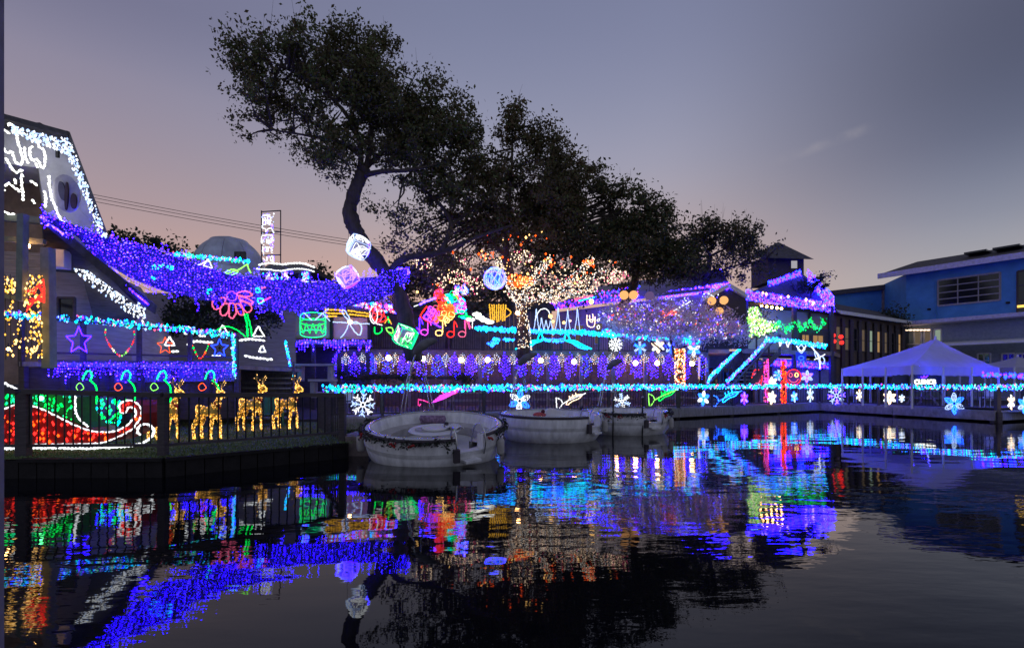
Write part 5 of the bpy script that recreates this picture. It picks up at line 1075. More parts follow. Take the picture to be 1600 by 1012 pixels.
# ---- icicle curtain under the terrace with wall lamps
t = thing('icicle_curtain', 'violet and white icicle swags hung under the terrace', 'icicle lights', P(526, 550, 25.3)); k = 0; x = 527.0
pur = None
while x < 1104:
    Y = 25.3+(x-524)/582*2.8; pts = []
    if k % 2 == 0:
        for s_ in (-3.1, -2, -1, 0, 1, 2, 3.1):
            yy = 551+abs(s_)*3.0; ye = 594-abs(s_)*2.6+random.uniform(-7, 3)
            while yy < ye: pts.append(P(x+s_*2.7*(.35+.65*min(1, (yy-551)/16))+random.gauss(0, .5), yy+random.gauss(0, .4), Y+random.uniform(-.05, .05))); yy += 4.6
        cl = ['violet', 'purple', 'lilac', 'violet'] if random.random() < .75 else ['violet', 'blue', 'bluewhite', 'blue']; nm = 'violet_swag'
    else:
        for s_ in range(-3, 4):
            yy = 552+abs(s_)*2.4; ye = 571-abs(s_)*1.6+random.uniform(-3, 3)
            while yy < ye: pts.append(P(x+s_*2.1+random.gauss(0, .5), yy, Y-.1)); yy += 3.4
        cl = ['white', 'white', 'warmwhite', 'bluewhite']; nm = 'white_swag'
    b_ = MB(); ms = list(dict.fromkeys(cl))
    for p in pts: b_.bulb(p, .024*random.uniform(.75, 1.25), 1.1, ms.index(random.choice(cl)))
    b_.build(nm, [g(c_) for c_ in ms], t, kind='stuff'); x += 12.8+random.uniform(-.6, .6); k += 1
wl = ((558, 557), (607, 559), (661, 560), (721, 562), (762, 562), (845, 563), (897, 565), (963, 566), (993, 567), (1027, 567), (1081, 568))
orn = 'first second third fourth fifth sixth seventh eighth ninth tenth eleventh'.split()
for i, (x, y) in enumerate(wl):
    Y = 25.9+(x-524)/582*2.8; t = thing('wall_lamp', 'warm round lamp under the terrace, %s from the left' % orn[i], 'lamp', P(x, y, Y), 'warm lamps under the terrace')
    MB().ball(P(x, y, Y), .13, 8).build('globe', g('lamp'), t); MB().tube([P(x, y, Y)+Vector((0, .05, .1)), P(x, y, Y)+Vector((0, .2, .22))], .03).build('bracket', black_metal, t)

# ---- dock garlands
dz = 1.46
gp = [Vector((p.x, p.y, dz)) for p in (D[0], D[1], D[2], D[3], D[4])]
garland('long turquoise light garland on the dock rail behind the boats', [gp[0]+Vector((0, -.02, 0)), gp[1]], .13, 66, .034)
garland('turquoise light garland on the dock rail toward the inner corner', [gp[1], gp[2]], .12, 56, .033)
garland('turquoise light garland on the dock rail before the tent', [gp[2], gp[3]], .13, 64, .033)
garland('turquoise light garland on the rail leaving the right edge', [gp[3], gp[4]], .13, 50, .036)

# ---- stairs at the pavilion with garlands
t = thing('pavilion_stairs', 'steep blue-lit wooden stairs up to the pavilion balcony', 'stairs', PW(1130, 26.5, .5))
sa, sb2 = PW(1104, 26.2, .55), PW(1182, 29.2, zb_-.1); wv = Vector((1.15, -.35, 0)); ns = 14
for k in range(ns):
    p = lerp(sa, sb2, k/ns); MB().prism([p, p+wv, p+wv+Vector((.12, .3, 0)), p+Vector((.12, .3, 0))], (0, 0, .06)).build('tread', wood_grey, t)
for o_ in (Vector((0, 0, 0)), wv): MB().beam(sa+o_, sb2+o_, .06, .34).build('stringer', wood_dark, t)
for o_ in (Vector((0, 0, 0)), wv):
    for k in range(5): p = lerp(sa, sb2, k/4)+o_; MB().beam(p, p+Vector((0, 0, .95)), .07, .07).build('post', wood_dark, t)
    MB().beam(sa+o_+Vector((0, 0, .95)), sb2+o_+Vector((0, 0, .95)), .09, .06).build('handrail', wood_dark, t)
MB().prism([PW(1180, 28.4, zb_-.2), PW(1216, 28.6, zb_-.2), PW(1216, 30, zb_-.2), PW(1180, 30, zb_-.2)], (0, 0, .15)).build('landing', wood_grey, t)
garland('turquoise garland on the left handrail of the pavilion stairs', [P(1106, 598, 26.2), P(1110, 588, 26.3), P(1160, 541, 28.4)], .10, 60, .038, ['cyan', 'cyan', 'teal', 'skyblue', 'bluewhite', 'purple'])
garland('turquoise garland on the right handrail of the pavilion stairs', [P(1136, 596, 25.6), P(1170, 563, 26.9), P(1200, 530, 28)], .10, 60, .038, ['cyan', 'cyan', 'skyblue', 'blue', 'bluewhite', 'purple'])
garland('turquoise garland on the upper balcony rail of the pavilion', [P(1197, 530, 28), P(1228, 532, 28.4), P(1292, 541, 29.6)], .13, 56, .042, ['cyan', 'cyan', 'skyblue', 'teal', 'bluewhite', 'blue'])
figure('rope_emblem', 'white rope light diamond hanging from the pavilion balcony', 'rope light', [('diamond', 'bluewhite', [(1246, 545), (1252, 538), (1258, 545), (1252, 552)], True, False), ('strap', 'white', [(1244, 540), (1252, 549), (1260, 540)], False, False)], 28.4, .04)
figure('rope_bow', 'white rope light ribbon hanging from the pavilion balcony', 'rope light', [('ribbon', 'white', [(1267, 541), (1275, 550), (1283, 567)]), ('ribbon', 'white', [(1272, 562), (1290, 553)]), ('loop', 'bluewhite', [(1273, 548), (1279, 554), (1281, 562), (1275, 558)], True), ('loop', 'bluewhite', [(1283, 556), (1288, 562), (1286, 568), (1280, 565)], True), ('ribbon', 'white', [(1281, 566), (1281, 576)])], 28.6, .04)
t = thing('blue_banner', 'glowing blue square banner below the pavilion balcony', 'banner', P(1252, 557, 29)); MB().prism([P(1244, 550, 29.2), P(1260, 550, 29.2), P(1260, 563, 29.2), P(1244, 563, 29.2)], (0, .05, 0)).build('cloth', glow('banner_blue', (.02, .05, .9), .8), t); px_rope(t, 'loop', ring(1252, 559, 4, 3), 29.1, 'blue', .03, True)
figure('rope_icicle', 'two small white rope light icicles under the pavilion garland', 'rope light', [('icicle', 'white', [(1217, 534), (1219, 541), (1221, 534)], False, False), ('icicle', 'white', [(1228, 534), (1231, 543), (1234, 534)], False, False)], 28.2, .04)
# green room bush and zigzag garland
cloud('mass of white-green bulbs on the bush in the pavilion room', [(1178, 495, 12, 16, 28.6, 180), (1190, 512, 16, 14, 28.6, 200), (1174, 515, 9, 12, 28.6, 70), (1205, 510, 12, 8, 28.8, 60)], ['lime', 'warmwhite', 'white', 'lime'], .04, 'bush_lights')
bush('potted_bush', 'green lit bush inside the pavilion room', [(1180, 500, 13, 17, 29.0, .4, 1.2), (1192, 512, 16, 13, 29.0, .4, 1.2)], .08, [leaf_a])
pl = [(1207, 514), (1214, 506), (1218, 501), (1222, 511), (1230, 516), (1238, 508), (1243, 500), (1247, 506), (1251, 516), (1258, 509), (1266, 499), (1271, 510), (1278, 515), (1284, 508), (1288, 498)]
t = thing('garland', 'bright green zigzag light garland on the pavilion balcony', 'garland', P(1207, 514, 29.3)); pts = []
for p in walk([P(x, y, 29.2+(x-1207)*.018) for x, y in pl], .028): pts.append(jit(p, .085))
light_string('', '', '', pts, ['green', 'seagreen', 'green'], .036, parent=t)
for i, x in enumerate((1190, 1198, 1206, 1214, 1221)): t = thing('ceiling_bulb', 'warm bare bulb in the pavilion room, %s of the row' % orn[i], 'lamp', P(x, 478+i*1.0, 30), 'bulbs of the pavilion room'); MB().ball(P(x, 478+i, 30), .07, 6).build('globe', g('lamp'), t); MB().tube([P(x, 478+i, 30)+Vector((0, 0, .06)), P(x, 478+i, 30)+Vector((0, 0, .3))], .015, 4).build('cord', wire_mat, t)
# poles
def pole(label, x, y0, y1, Y, cols, r=.12, nn=170, br=.034):
    t = thing('light_pole', label, 'light pole', P(x, y1, Y)); MB().tube([P(x, y0, Y), P(x, y1, Y)], r*.75, 8).build('post', wood_dark, t); pts = []
    for k in range(nn): a = random.uniform(math.pi*.95, math.pi*2.05); y = random.uniform(y0, y1); pts.append(P(x, y, Y)+Vector((math.cos(a)*r, math.sin(a)*r, 0)))
    light_string('', '', '', pts, cols, br, parent=t)
pole('pole wound with hot pink bulbs before the shop', 1197, 561, 628, 27.6, ['hotpink', 'hotpink', 'magenta', 'pink'], .11); pole('pole wound with red bulbs before the shop', 1224, 563, 630, 27.6, ['red', 'red', 'orange'], .12)
pole('tree trunk column wound with warm orange bulbs behind the dock', 1062, 545, 602, 25.2, ['warmwhite', 'gold', 'warmwhite', 'orange'], .24, 300, .027)
def smiley(label, cx, cy, rx, ry, Y, tilt):
    t = thing('ring_sign', label, 'neon sign', P(cx, cy, Y)); px_rope(t, 'ring', ring(cx, cy, rx, ry), Y, 'red', .035, True)
    for s in (-1, 1): px_rope(t, 'eye', ring(cx+s*rx*.4, cy-ry*.28, rx*.22, ry*.26), Y, 'pink' if s < 0 else 'warm', .03, True)
    px_rope(t, 'mouth', [(cx-rx*.65, cy+ry*.25), (cx-rx*.3, cy+ry*.62), (cx+rx*.3, cy+ry*.62), (cx+rx*.65, cy+ry*.25)], Y, 'pink', .03)
    MB().prism([P(x, y, Y+.06) for x, y in ring(cx, cy, rx*1.02, ry*1.02)], (0, .05, 0)).build('disc', mat('sign_plum', (.18, .06, .14), .7), t)
smiley('red smiling face ring sign right of the red pole', 1240, 589, 11.5, 12, 29.5, 0); smiley('dim red face ring sign left of the pink pole', 1183, 590, 8, 13, 29.5, .3)

# ---- tiny lights in the feathery tree
cloud('tiny red and white bulbs in the feathery pale tree', [(1000, 495, 50, 22, 26.2, 34), (1080, 500, 50, 24, 26.2, 40), (1125, 512, 30, 18, 26.2, 20), (970, 490, 24, 12, 26.4, 20)], ['red', 'white', 'bluewhite', 'orange', 'pink', 'warmwhite'], .028)
cloud('added fine silver fairy lights brightening the feathery pale tree', [(1000, 500, 55, 24, 26.5, 240), (1080, 505, 60, 26, 26.5, 300), (1130, 512, 34, 18, 26.5, 150)], ['bluewhite', 'warmwhite', 'pink', 'white', 'lilac'], .018)  # extra bulbs added to brighten the pale crown
cloud('silver-blue bulbs on the roof slope behind the tree', [(1010, 478, 34, 9, 28, 70), (1060, 472, 24, 9, 27.6, 60), (950, 492, 26, 8, 28, 40), (1110, 462, 14, 5, 27.2, 30), (1075, 480, 30, 7, 27.4, 30)], ['bluewhite', 'lilac', 'white'], .03)
figure('rope_carrot', 'orange and white rope light carrots in the feathery tree', 'rope light', [('carrot', 'orange', [(1035, 486), (1041, 494), (1047, 488)], False, False), ('carrot', 'orange', [(1048, 486), (1056, 488), (1050, 492)], True), ('leaf', 'white', [(1052, 486), (1080, 470)]), ('leaf', 'white', [(1055, 490), (1066, 495)])], 26.3, .035)
cloud('turquoise and magenta bulbs at the foot of the terrace emblem', [(950, 520, 12, 6, 26.6, 40), (1080, 532, 14, 6, 26.6, 50), (1012, 528, 30, 4, 26.8, 30)], ['cyan', 'teal', 'seagreen', 'magenta', 'skyblue'], .042)

# ---- snowflakes
def snowflake(label, cx, cy, r, Y, style, ca, cb, yaw=1.0, squash=1.0):
    c = P(cx, cy, Y); s = Y/800; t = thing('snowflake', label, 'snowflake light', c); n_ = 8 if style == 2 else 6; tr = .014+.0004*Y; tw_ = random.uniform(-.2, .2)
    for k in range(n_):
        a = 2*math.pi*k/n_+math.pi/2+tw_; m = MB()
        def q(u, v): return c+Vector(((u*math.cos(a)-v*math.sin(a))*r*s*yaw, 0, (u*math.sin(a)+v*math.cos(a))*r*s*squash))
        if style == 0:   # branching arms
            beads(m, [q(.1, 0), q(1, 0)], tr)
            for f in (.34, .58, .8): beads(m, [q(f+.2, .26-.06*f), q(f, 0), q(f+.2, -.26+.06*f)], tr*.85)
        elif style == 1:   # petal arms
            beads(m, smooth_path([q(.15, 0), q(.55, .22), q(.98, 0), q(.55, -.22)], 5, True), tr*.9, 4, True); beads(m, smooth_path([q(.3, 0), q(.55, .1), q(.8, 0), q(.55, -.1)], 4, True), tr*.8, 4, True)
        else:   # eight stubby forked arms
            beads(m, [q(.2, 0), q(.95, 0)], tr); beads(m, [q(.98, .24), q(.66, 0), q(.98, -.24)], tr); beads(m, [q(.66, .2), q(.42, 0), q(.66, -.2)], tr*.85)
        m.build('arm', g(ca if k % 2 == 0 else cb), t)
    m = MB(); m.tube([c+Vector((math.cos(a)*r*s*.18*yaw, 0, math.sin(a)*r*s*.18)) for a in [math.pi*i/4 for i in range(8)]], tr, 4, closed=True); m.build('hub', g(cb), t)
    MB().tube([c+Vector((0, .03, r*s*.9)), c+Vector((0, .03, r*s+.12))], .006, 4).build('hook', wire_mat, t)
def dY(x):   # distance of the dock rail behind a pixel column
    k = (x-800)/800
    for a, b3 in zip(D, D[1:]):
        if a is D[3]: break
        den = (b3.x-a.x)-k*(b3.y-a.y); f = (k*a.y-a.x)/den
        if -.01 <= f <= 1.01: return a.y+f*(b3.y-a.y)-.12
    return 21
for (cx, cy, r, st, ca, cb, yaw, lab) in ((567, 632, 19, 2, 'bluewhite', 'white', 1, 'large ice-blue eight-armed snowflake left of the first boat'), (812, 626, 18, 1, 'skyblue', 'white', 1, 'blue and cream petal snowflake above the second boat'), (972, 627, 13, 0, 'bluewhite', 'white', 1, 'blue-white snowflake above the third boat'),
     (1099, 622, 12, 1, 'white', 'skyblue', .8, 'white and blue petal snowflake right of the third boat'), (1163, 622, 10, 0, 'lilac', 'purple', .6, 'lilac narrow snowflake on the dock rail near the pink pole'), (1206, 621, 11, 1, 'white', 'warmwhite', .65, 'cream narrow snowflake between pink and red poles'), (1241, 620, 9, 1, 'skyblue', 'bluewhite', .6, 'small blue snowflake right of the red pole'), (1266, 617, 11, 0, 'white', 'bluewhite', .5, 'white narrow snowflake at the dock corner'),
     (1307, 618, 14, 2, 'lilac', 'bluewhite', 1, 'lilac eight-armed snowflake right of the dock corner'), (1343, 617, 9, 0, 'warmwhite', 'white', .6, 'small cream snowflake left below the tent'), (1390, 621, 11, 1, 'white', 'warmwhite', 1, 'white six-petal snowflake below the tent'), (1409, 622, 6, 0, 'bluewhite', 'white', .8, 'tiny blue-white snowflake below the glowing sign'), (1491, 630, 17, 1, 'bluewhite', 'skyblue', 1, 'large blue petal snowflake on the right dock'), (1580, 628, 12, 0, 'white', 'warmwhite', .5, 'white narrow snowflake by the right corner post'), (1601, 632, 14, 1, 'bluewhite', 'skyblue', .8, 'blue snowflake cut by the right edge')):
    snowflake(lab, cx, cy, r, dY(cx), st, ca, cb, yaw)
for (cx, cy, r, st, ca, cb, yaw, lab) in ((962, 538, 11, 2, 'white', 'white', 1, 'white eight-armed snowflake on the terrace, leftmost of five'), (1000, 543, 10, 0, 'bluewhite', 'skyblue', 1, 'ice-blue snowflake on the terrace, second of five'), (1028, 541, 11, 1, 'white', 'warmwhite', 1, 'bright white petal snowflake on the terrace, third of five'), (1047, 543, 10, 1, 'bluewhite', 'blue', .8, 'blue petal snowflake on the terrace, fourth of five'), (1084, 546, 11, 1, 'skyblue', 'white', 1, 'blue and white petal snowflake right of the orange column')):
    snowflake(lab, cx, cy, r, 27.2, st, ca, cb, yaw)
for (cx, cy, r, st, ca, cb, lab) in ((1217, 586, 9, 2, 'bluewhite', 'skyblue', 'blue snowflake on the shop wall left of the smile'), (1261, 588, 10, 1, 'bluewhite', 'lilac', 'blue snowflake on the shop wall right of the smile'), (1206, 597, 9, 1, 'white', 'warmwhite', 'cream snowflake between the coloured poles, upper one')): snowflake(lab, cx, cy, r, 28.6, st, ca, cb)
def trumpet(label, x, y, s, c_, Y, c2_=None):
    f = lambda l: [(x+s*a, y+b3) for a, b3 in l]; c2_ = c2_ or c_; t = thing('rope_trumpet', label, 'rope light', P(x, y, Y))
    px_rope(t, 'bell', f([(-24, -5), (-22, 14), (-15, 6)]), Y, c_, .028); px_rope(t, 'bell', f([(-24, -5), (-17, -2), (-14, 4)]), Y, c_, .028); px_rope(t, 'pipe', f([(-15, 5), (-4, -1), (8, -6), (22, -12)]), Y, c_, .028); px_rope(t, 'pipe', f([(-6, 6), (2, 0), (12, -4), (16, -10), (4, -8), (-4, -2), (-8, 4)]), Y, c2_, .026, True)
    for k in range(3): px_rope(t, 'valve', f([(-2+k*5, -1-k*2.4), (-4+k*5, -9-k*2.4)]), Y, c2_, .026)
trumpet('white rope light trumpet on the dock rail between the boats', 893, 626, 1, 'white', dY(893), 'warmwhite'); trumpet('green rope light trumpet on the dock rail above the third boat', 1037, 620, 1, 'lime', dY(1037), 'green'); trumpet('blue rope light trumpet on the dock rail below the stairs', 1137, 622, 1, 'skyblue', dY(1137), 'cyan'); 
t = thing('rope_sheet', 'magenta rope light music sheet on the dock rail behind first boat', 'rope light', P(690, 622, dY(690)))
for k in range(5): px_rope(t, 'line', [(674+k*3, 629-k*2.6), (690+k*2.5, 624-k*2.6), (713+k*3-6, 616-k*2.3)], dY(690), 'magenta', .02)
for l in ([(654, 622), (654, 634), (658, 630)], [(654, 624), (664, 626), (672, 630)], [(690, 612), (700, 618), (716, 612)]): px_rope(t, 'line', l, dY(690), 'hotpink', .022)
# ================================================================== objects on lawn and water
# ---- red sleigh of lights behind the fence
Y0, TH = 10.0, .75
zs = lambda l: [(x*.175, 560+y*.175) for x, y in l]
body = zs([(-150, 470), (20, 455), (150, 410), (300, 425), (430, 475), (560, 540), (680, 600), (820, 645), (960, 655), (1090, 625), (1180, 550), (1215, 480), (1190, 440), (1150, 430), (1130, 470), (1110, 490), (1075, 465), (1070, 410), (1110, 380), (1180, 375), (1245, 420), (1265, 490), (1235, 560), (1160, 640), (1050, 700), (930, 745), (800, 760), (290, 768), (-150, 775)])
t = thing('sleigh', 'red sleigh of lights with white rope outline behind the fence', 'sleigh', P(120, 700, Y0))
MB().prism([P(x, y, Y0) for x, y in body], (0, TH, 0)).build('body', mat('sleigh_red', (.30, .012, .012), .6, var=.3), t)
for dy in (-.02, TH+.02): px_rope(t, 'outline', body, Y0+dy if dy < 0 else Y0+dy, 'white', .022, True)
run = zs([(-150, 812), (280, 800), (800, 800), (1090, 785), (1230, 765), (1330, 720), (1375, 650), (1350, 600), (1290, 585), (1240, 610), (1230, 655), (1255, 680)])
for dy in (0, TH): px_rope(t, 'runner', run, Y0+dy, 'white', .03)
for x in (10, 90, 160):
    for dy in (0, TH): MB().tube([P(x, 692, Y0+dy), P(x, 702, Y0+dy)], .02, 5).build('strut', black_metal, t)
poly = body
def inside(x, y, pl):
    c = False; j = len(pl)-1
    for i in range(len(pl)):
        if (pl[i][1] > y) != (pl[j][1] > y) and x < (pl[j][0]-pl[i][0])*(y-pl[i][1])/(pl[j][1]-pl[i][1])+pl[i][0]: c = not c
        j = i
    return c
pts = []
while len(pts) < 130:
    x, y = random.uniform(-10, 220), random.uniform(626, 694)
    if inside(x, y, body): pts.append(P(x, y, Y0-.035))
light_string('', '', '', pts, ['red', 'red', 'red', 'orange'], .024, parent=t)
t = thing('gift_sack', 'green sack of lights with white rope edge in the sleigh', 'sack', P(90, 640, Y0+.3))
MB().prism([P(x, y, Y0+.12) for x, y in ((-20, 612), (60, 614), (117, 620), (118, 642), (128, 660), (140, 668), (115, 660), (70, 640), (20, 640), (-20, 642))], (0, .5, 0)).build('cloth', mat('sack_green', (.02, .12, .035), .8, var=.4), t)
pts = [P(x, random.uniform(617, 632+max(0, x-50)*.4), Y0-.02) for x in [random.uniform(-5, 112) for k in range(120)]]
light_string('', '', '', pts, ['green', 'seagreen', 'green'], .02, parent=t); px_rope(t, 'edge', [(118, 618), (118, 642), (126, 656), (140, 668)], Y0-.05, 'white', .025); MB().ball(P(64, 622, Y0-.12), .045).build('bright_bulb', glow('lit_green_hot', (.1, 1, .3), 14), t)
t = thing('leaf_frame', 'green rope light leaf rising behind the sleigh prow', 'rope light', P(180, 650, Y0+.9))
pts = [P(150+random.random()*40, 622+random.random()*48, Y0+.85) for k in range(85)]
light_string('', '', '', pts, ['green', 'seagreen', 'teal'], .024, parent=t); px_rope(t, 'edge', [(138, 668), (165, 660), (190, 640), (196, 622)], Y0+.9, 'green', .02)
figure('rope_stroke', 'short white rope light stroke above the fence at left edge', 'rope light', [('stroke', 'white', [(-10, 590), (4, 597), (28, 608)])], 9.6, .028)

# ---- golden reindeer: one continuous wire-and-tinsel body each
gold = mat('gold_tinsel', (.75, .52, .12), .5, .1, var=.5, scale=30, bump=.8, bscale=90)
def reindeer_mesh():
    J = {'pel': ((-.30, 0, .80), .135), 'mid': ((-.02, 0, .77), .115), 'che': ((.24, 0, .82), .15), 'n1': ((.36, 0, 1.0), .085), 'n2': ((.42, 0, 1.17), .065), 'hd': ((.49, 0, 1.235), .078), 'mz': ((.66, 0, 1.185), .040), 'tl': ((-.46, 0, .90), .022)}
    E = [('pel', 'mid'), ('mid', 'che'), ('che', 'n1'), ('n1', 'n2'), ('n2', 'hd'), ('hd', 'mz'), ('pel', 'tl')]
    for s, nm, dx in ((1, 'l', .05), (-1, 'r', -.07)):
        J['hk'+nm] = ((-.27+dx*.3, .10*s, .58), .085); J['hh'+nm] = ((-.44+dx, .11*s, .34), .040); J['hf'+nm] = ((-.40+dx, .11*s, .04), .026); J['ht'+nm] = ((-.36+dx, .11*s, .02), .024)
        J['fk'+nm] = ((.27+dx, .09*s, .56), .055); J['fw'+nm] = ((.29+dx*1.6, .10*s, .32), .034); J['ff'+nm] = ((.27+dx*1.8, .10*s, .04), .026); J['ft'+nm] = ((.31+dx*1.8, .10*s, .02), .024)
        E += [('pel', 'hk'+nm), ('hk'+nm, 'hh'+nm), ('hh'+nm, 'hf'+nm), ('hf'+nm, 'ht'+nm), ('che', 'fk'+nm), ('fk'+nm, 'fw'+nm), ('fw'+nm, 'ff'+nm), ('ff'+nm, 'ft'+nm)]
        J['er'+nm] = ((.42, .14*s, 1.31), .018); E.append(('hd', 'er'+nm))
    ks = list(J); me = bpy.data.meshes.new('body'); me.from_pydata([J[k][0] for k in ks], [(ks.index(a), ks.index(b3)) for a, b3 in E], [])
    o = bpy.data.objects.new('body', me); col.objects.link(o); sm_ = o.modifiers.new('s', 'SKIN'); 
    for i, k in enumerate(ks): me.skin_vertices[0].data[i].radius = (J[k][1], J[k][1]); me.skin_vertices[0].data[i].use_root = (k == 'pel')
    o.modifiers.new('d', 'SUBSURF').levels = 2; dg = bpy.context.evaluated_depsgraph_get(); me2 = bpy.data.meshes.new_from_object(o.evaluated_get(dg)); bpy.data.objects.remove(o); me2.name = 'reindeer_body'
    me2.materials.clear(); me2.materials.append(gold); me2.polygons.foreach_set('use_smooth', [True]*len(me2.polygons)); return me2
deer_me = reindeer_mesh(); dv = np.empty(len(deer_me.vertices)*3); deer_me.vertices.foreach_get('co', dv); dv = dv.reshape(-1, 3); dn = np.empty(len(dv)*3); deer_me.vertices.foreach_get('normal', dn); dn = dn.reshape(-1, 3)
proto = thing('reindeer', '', 'reindeer', (0, 0, 0), 'golden light reindeer on the lawn')
o = bpy.data.objects.new('body', deer_me); col.objects.link(o); o.parent = proto
b_ = MB(); pr_ = np.where(dv[:, 2] > .5, 1.0, .6); sel = rng.choice(len(dv), min(len(dv), 640), replace=False, p=pr_/pr_.sum())
for i in sel: b_.bulb(dv[i]+dn[i]*.012, .016*random.uniform(.7, 1.4), 1, random.choice((0, 0, 1, 2)))
b_.build('bulbs', [g('gold'), g('warm'), g('yellow')], proto, kind='stuff')
for s in (1, -1):
    m = MB(); m.tube(smooth_path([(.46, .04*s, 1.30), (.40, .12*s, 1.40), (.38, .20*s, 1.52), (.44, .24*s, 1.62)], 3), [.016]*9+[.008], 5); m.tube([(.40, .12*s, 1.40), (.50, .15*s, 1.47)], .011, 4); m.tube([(.38, .20*s, 1.52), (.48, .22*s, 1.54)], .010, 4); m.tube([(.39, .17*s, 1.46), (.30, .20*s, 1.53)], .010, 4); a_ = m.build('antler', gold, proto)
    b_ = MB()
    for k in range(12): b_.bulb(Vector(m.v[random.randrange(len(m.v))]), .014, 1, 0)
    b_.build('antler_bulbs', [g('warm')], a_, kind='stuff')
m = MB(); m.tube([Vector((.33, 0, .96))+Vector((math.cos(a)*.07, math.sin(a)*.105, -math.cos(a)*.06)) for a in [2*math.pi*k/12 for k in range(12)]], .022, 6, closed=True); cl = m.build('collar', mat('red_ribbon', (.45, .02, .02), .6), proto, smooth=True)
MB().ball((.42, 0, .86), .045, 6).build('bow', mat('red_ribbon', (.45, .02, .02)), proto); MB().ball((.69, 0, 1.185), .02, 6).build('nose', black_metal, proto)
for i, (px, py, Y, hh, rz, lab) in enumerate(((258, 684, 11.9, 1.35, .10, 'golden light reindeer nearest the sleigh, leftmost of four'), (326, 684, 12.1, 1.32, -.05, 'golden light reindeer second from left, largest in front'), (392, 671, 14.2, 1.46, -.1, 'golden light reindeer third from left, before the steps'), (448, 668, 14.8, 1.44, .05, 'golden light reindeer rightmost of four, by the fence corner'))):
    d_ = proto if i == 0 else copy_tree(proto); s = hh*1.06/1.62; d_.location = PW(px, Y, LZ-.005); d_.scale = (s*.74, s*.9, s); d_.rotation_euler.z = rz; d_['label'] = lab
# green hooks and chairs on the lawn
for i, (x, lab) in enumerate(((137, 'leftmost of the green rope light canes behind the fence'), (197, 'second green rope light cane, between sleigh and reindeer'), (253, 'third green rope light cane behind first reindeer'), (328, 'fourth green rope light cane behind the second reindeer'))):
    t = thing('rope_cane', lab, 'rope light', P(x, 615, 13), 'green rope light canes on the lawn')
    px_rope(t, 'hook', [(x-8, 593), (x-3, 582), (x+3, 579), (x+7, 586), (x+5, 593)], 13, 'seagreen', .028); px_rope(t, 'staff', [(x+3, 593), (x+12, 602), (x+14, 614), (x+13, 632)], 13, 'green', .024); px_rope(t, 'lantern', [(x-18, 604), (x-12, 598), (x-6, 606), (x-14, 610)], 13, 'orange' if i % 2 else 'lime', .010, True)
def adirondack(label, x, y, Y, rz, c):
    t = thing('garden_chair', label, 'chair', (0, 0, 0)); mm_ = mat(c, (.03, .16, .13) if c == 'green_chair' else (.12, .16, .3), .6)
    for k in range(5): MB().box((-.22+k*.11, .02*0+.12-.0, .36), (.1, .5, .025)).build('seat_slat', mm_, t)
    for k in range(5): MB().prism([(-.27+k*.11, .36, .32), (-.17+k*.11, .36, .32), (-.17+k*.11, .62, .98-abs(k-2)*.05), (-.27+k*.11, .62, .98-abs(k-2)*.05)], (0, .025, 0)).build('back_slat', mm_, t)
    for s in (-1, 1):
        MB().box((s*.33, .1, .55), (.12, .7, .025)).build('arm', mm_, t); MB().box((s*.31, -.18, .27), (.05, .08, .54)).build('leg', mm_, t); MB().beam((s*.29, -.15, .34), (s*.29, .6, .06), .03, .1).build('leg', mm_, t)
    t.location = PW(x, Y, LZ); t.rotation_euler.z = rz
adirondack('green slatted garden chair behind the third reindeer', 424, 660, 15.6, .5, 'green_chair'); adirondack('green slatted garden chair hidden behind the leftmost reindeer', 232, 660, 13.6, -.3, 'green_chair'); adirondack('blue slatted garden chair between sleigh and reindeer', 148, 660, 13.4, .3, 'blue_chair')

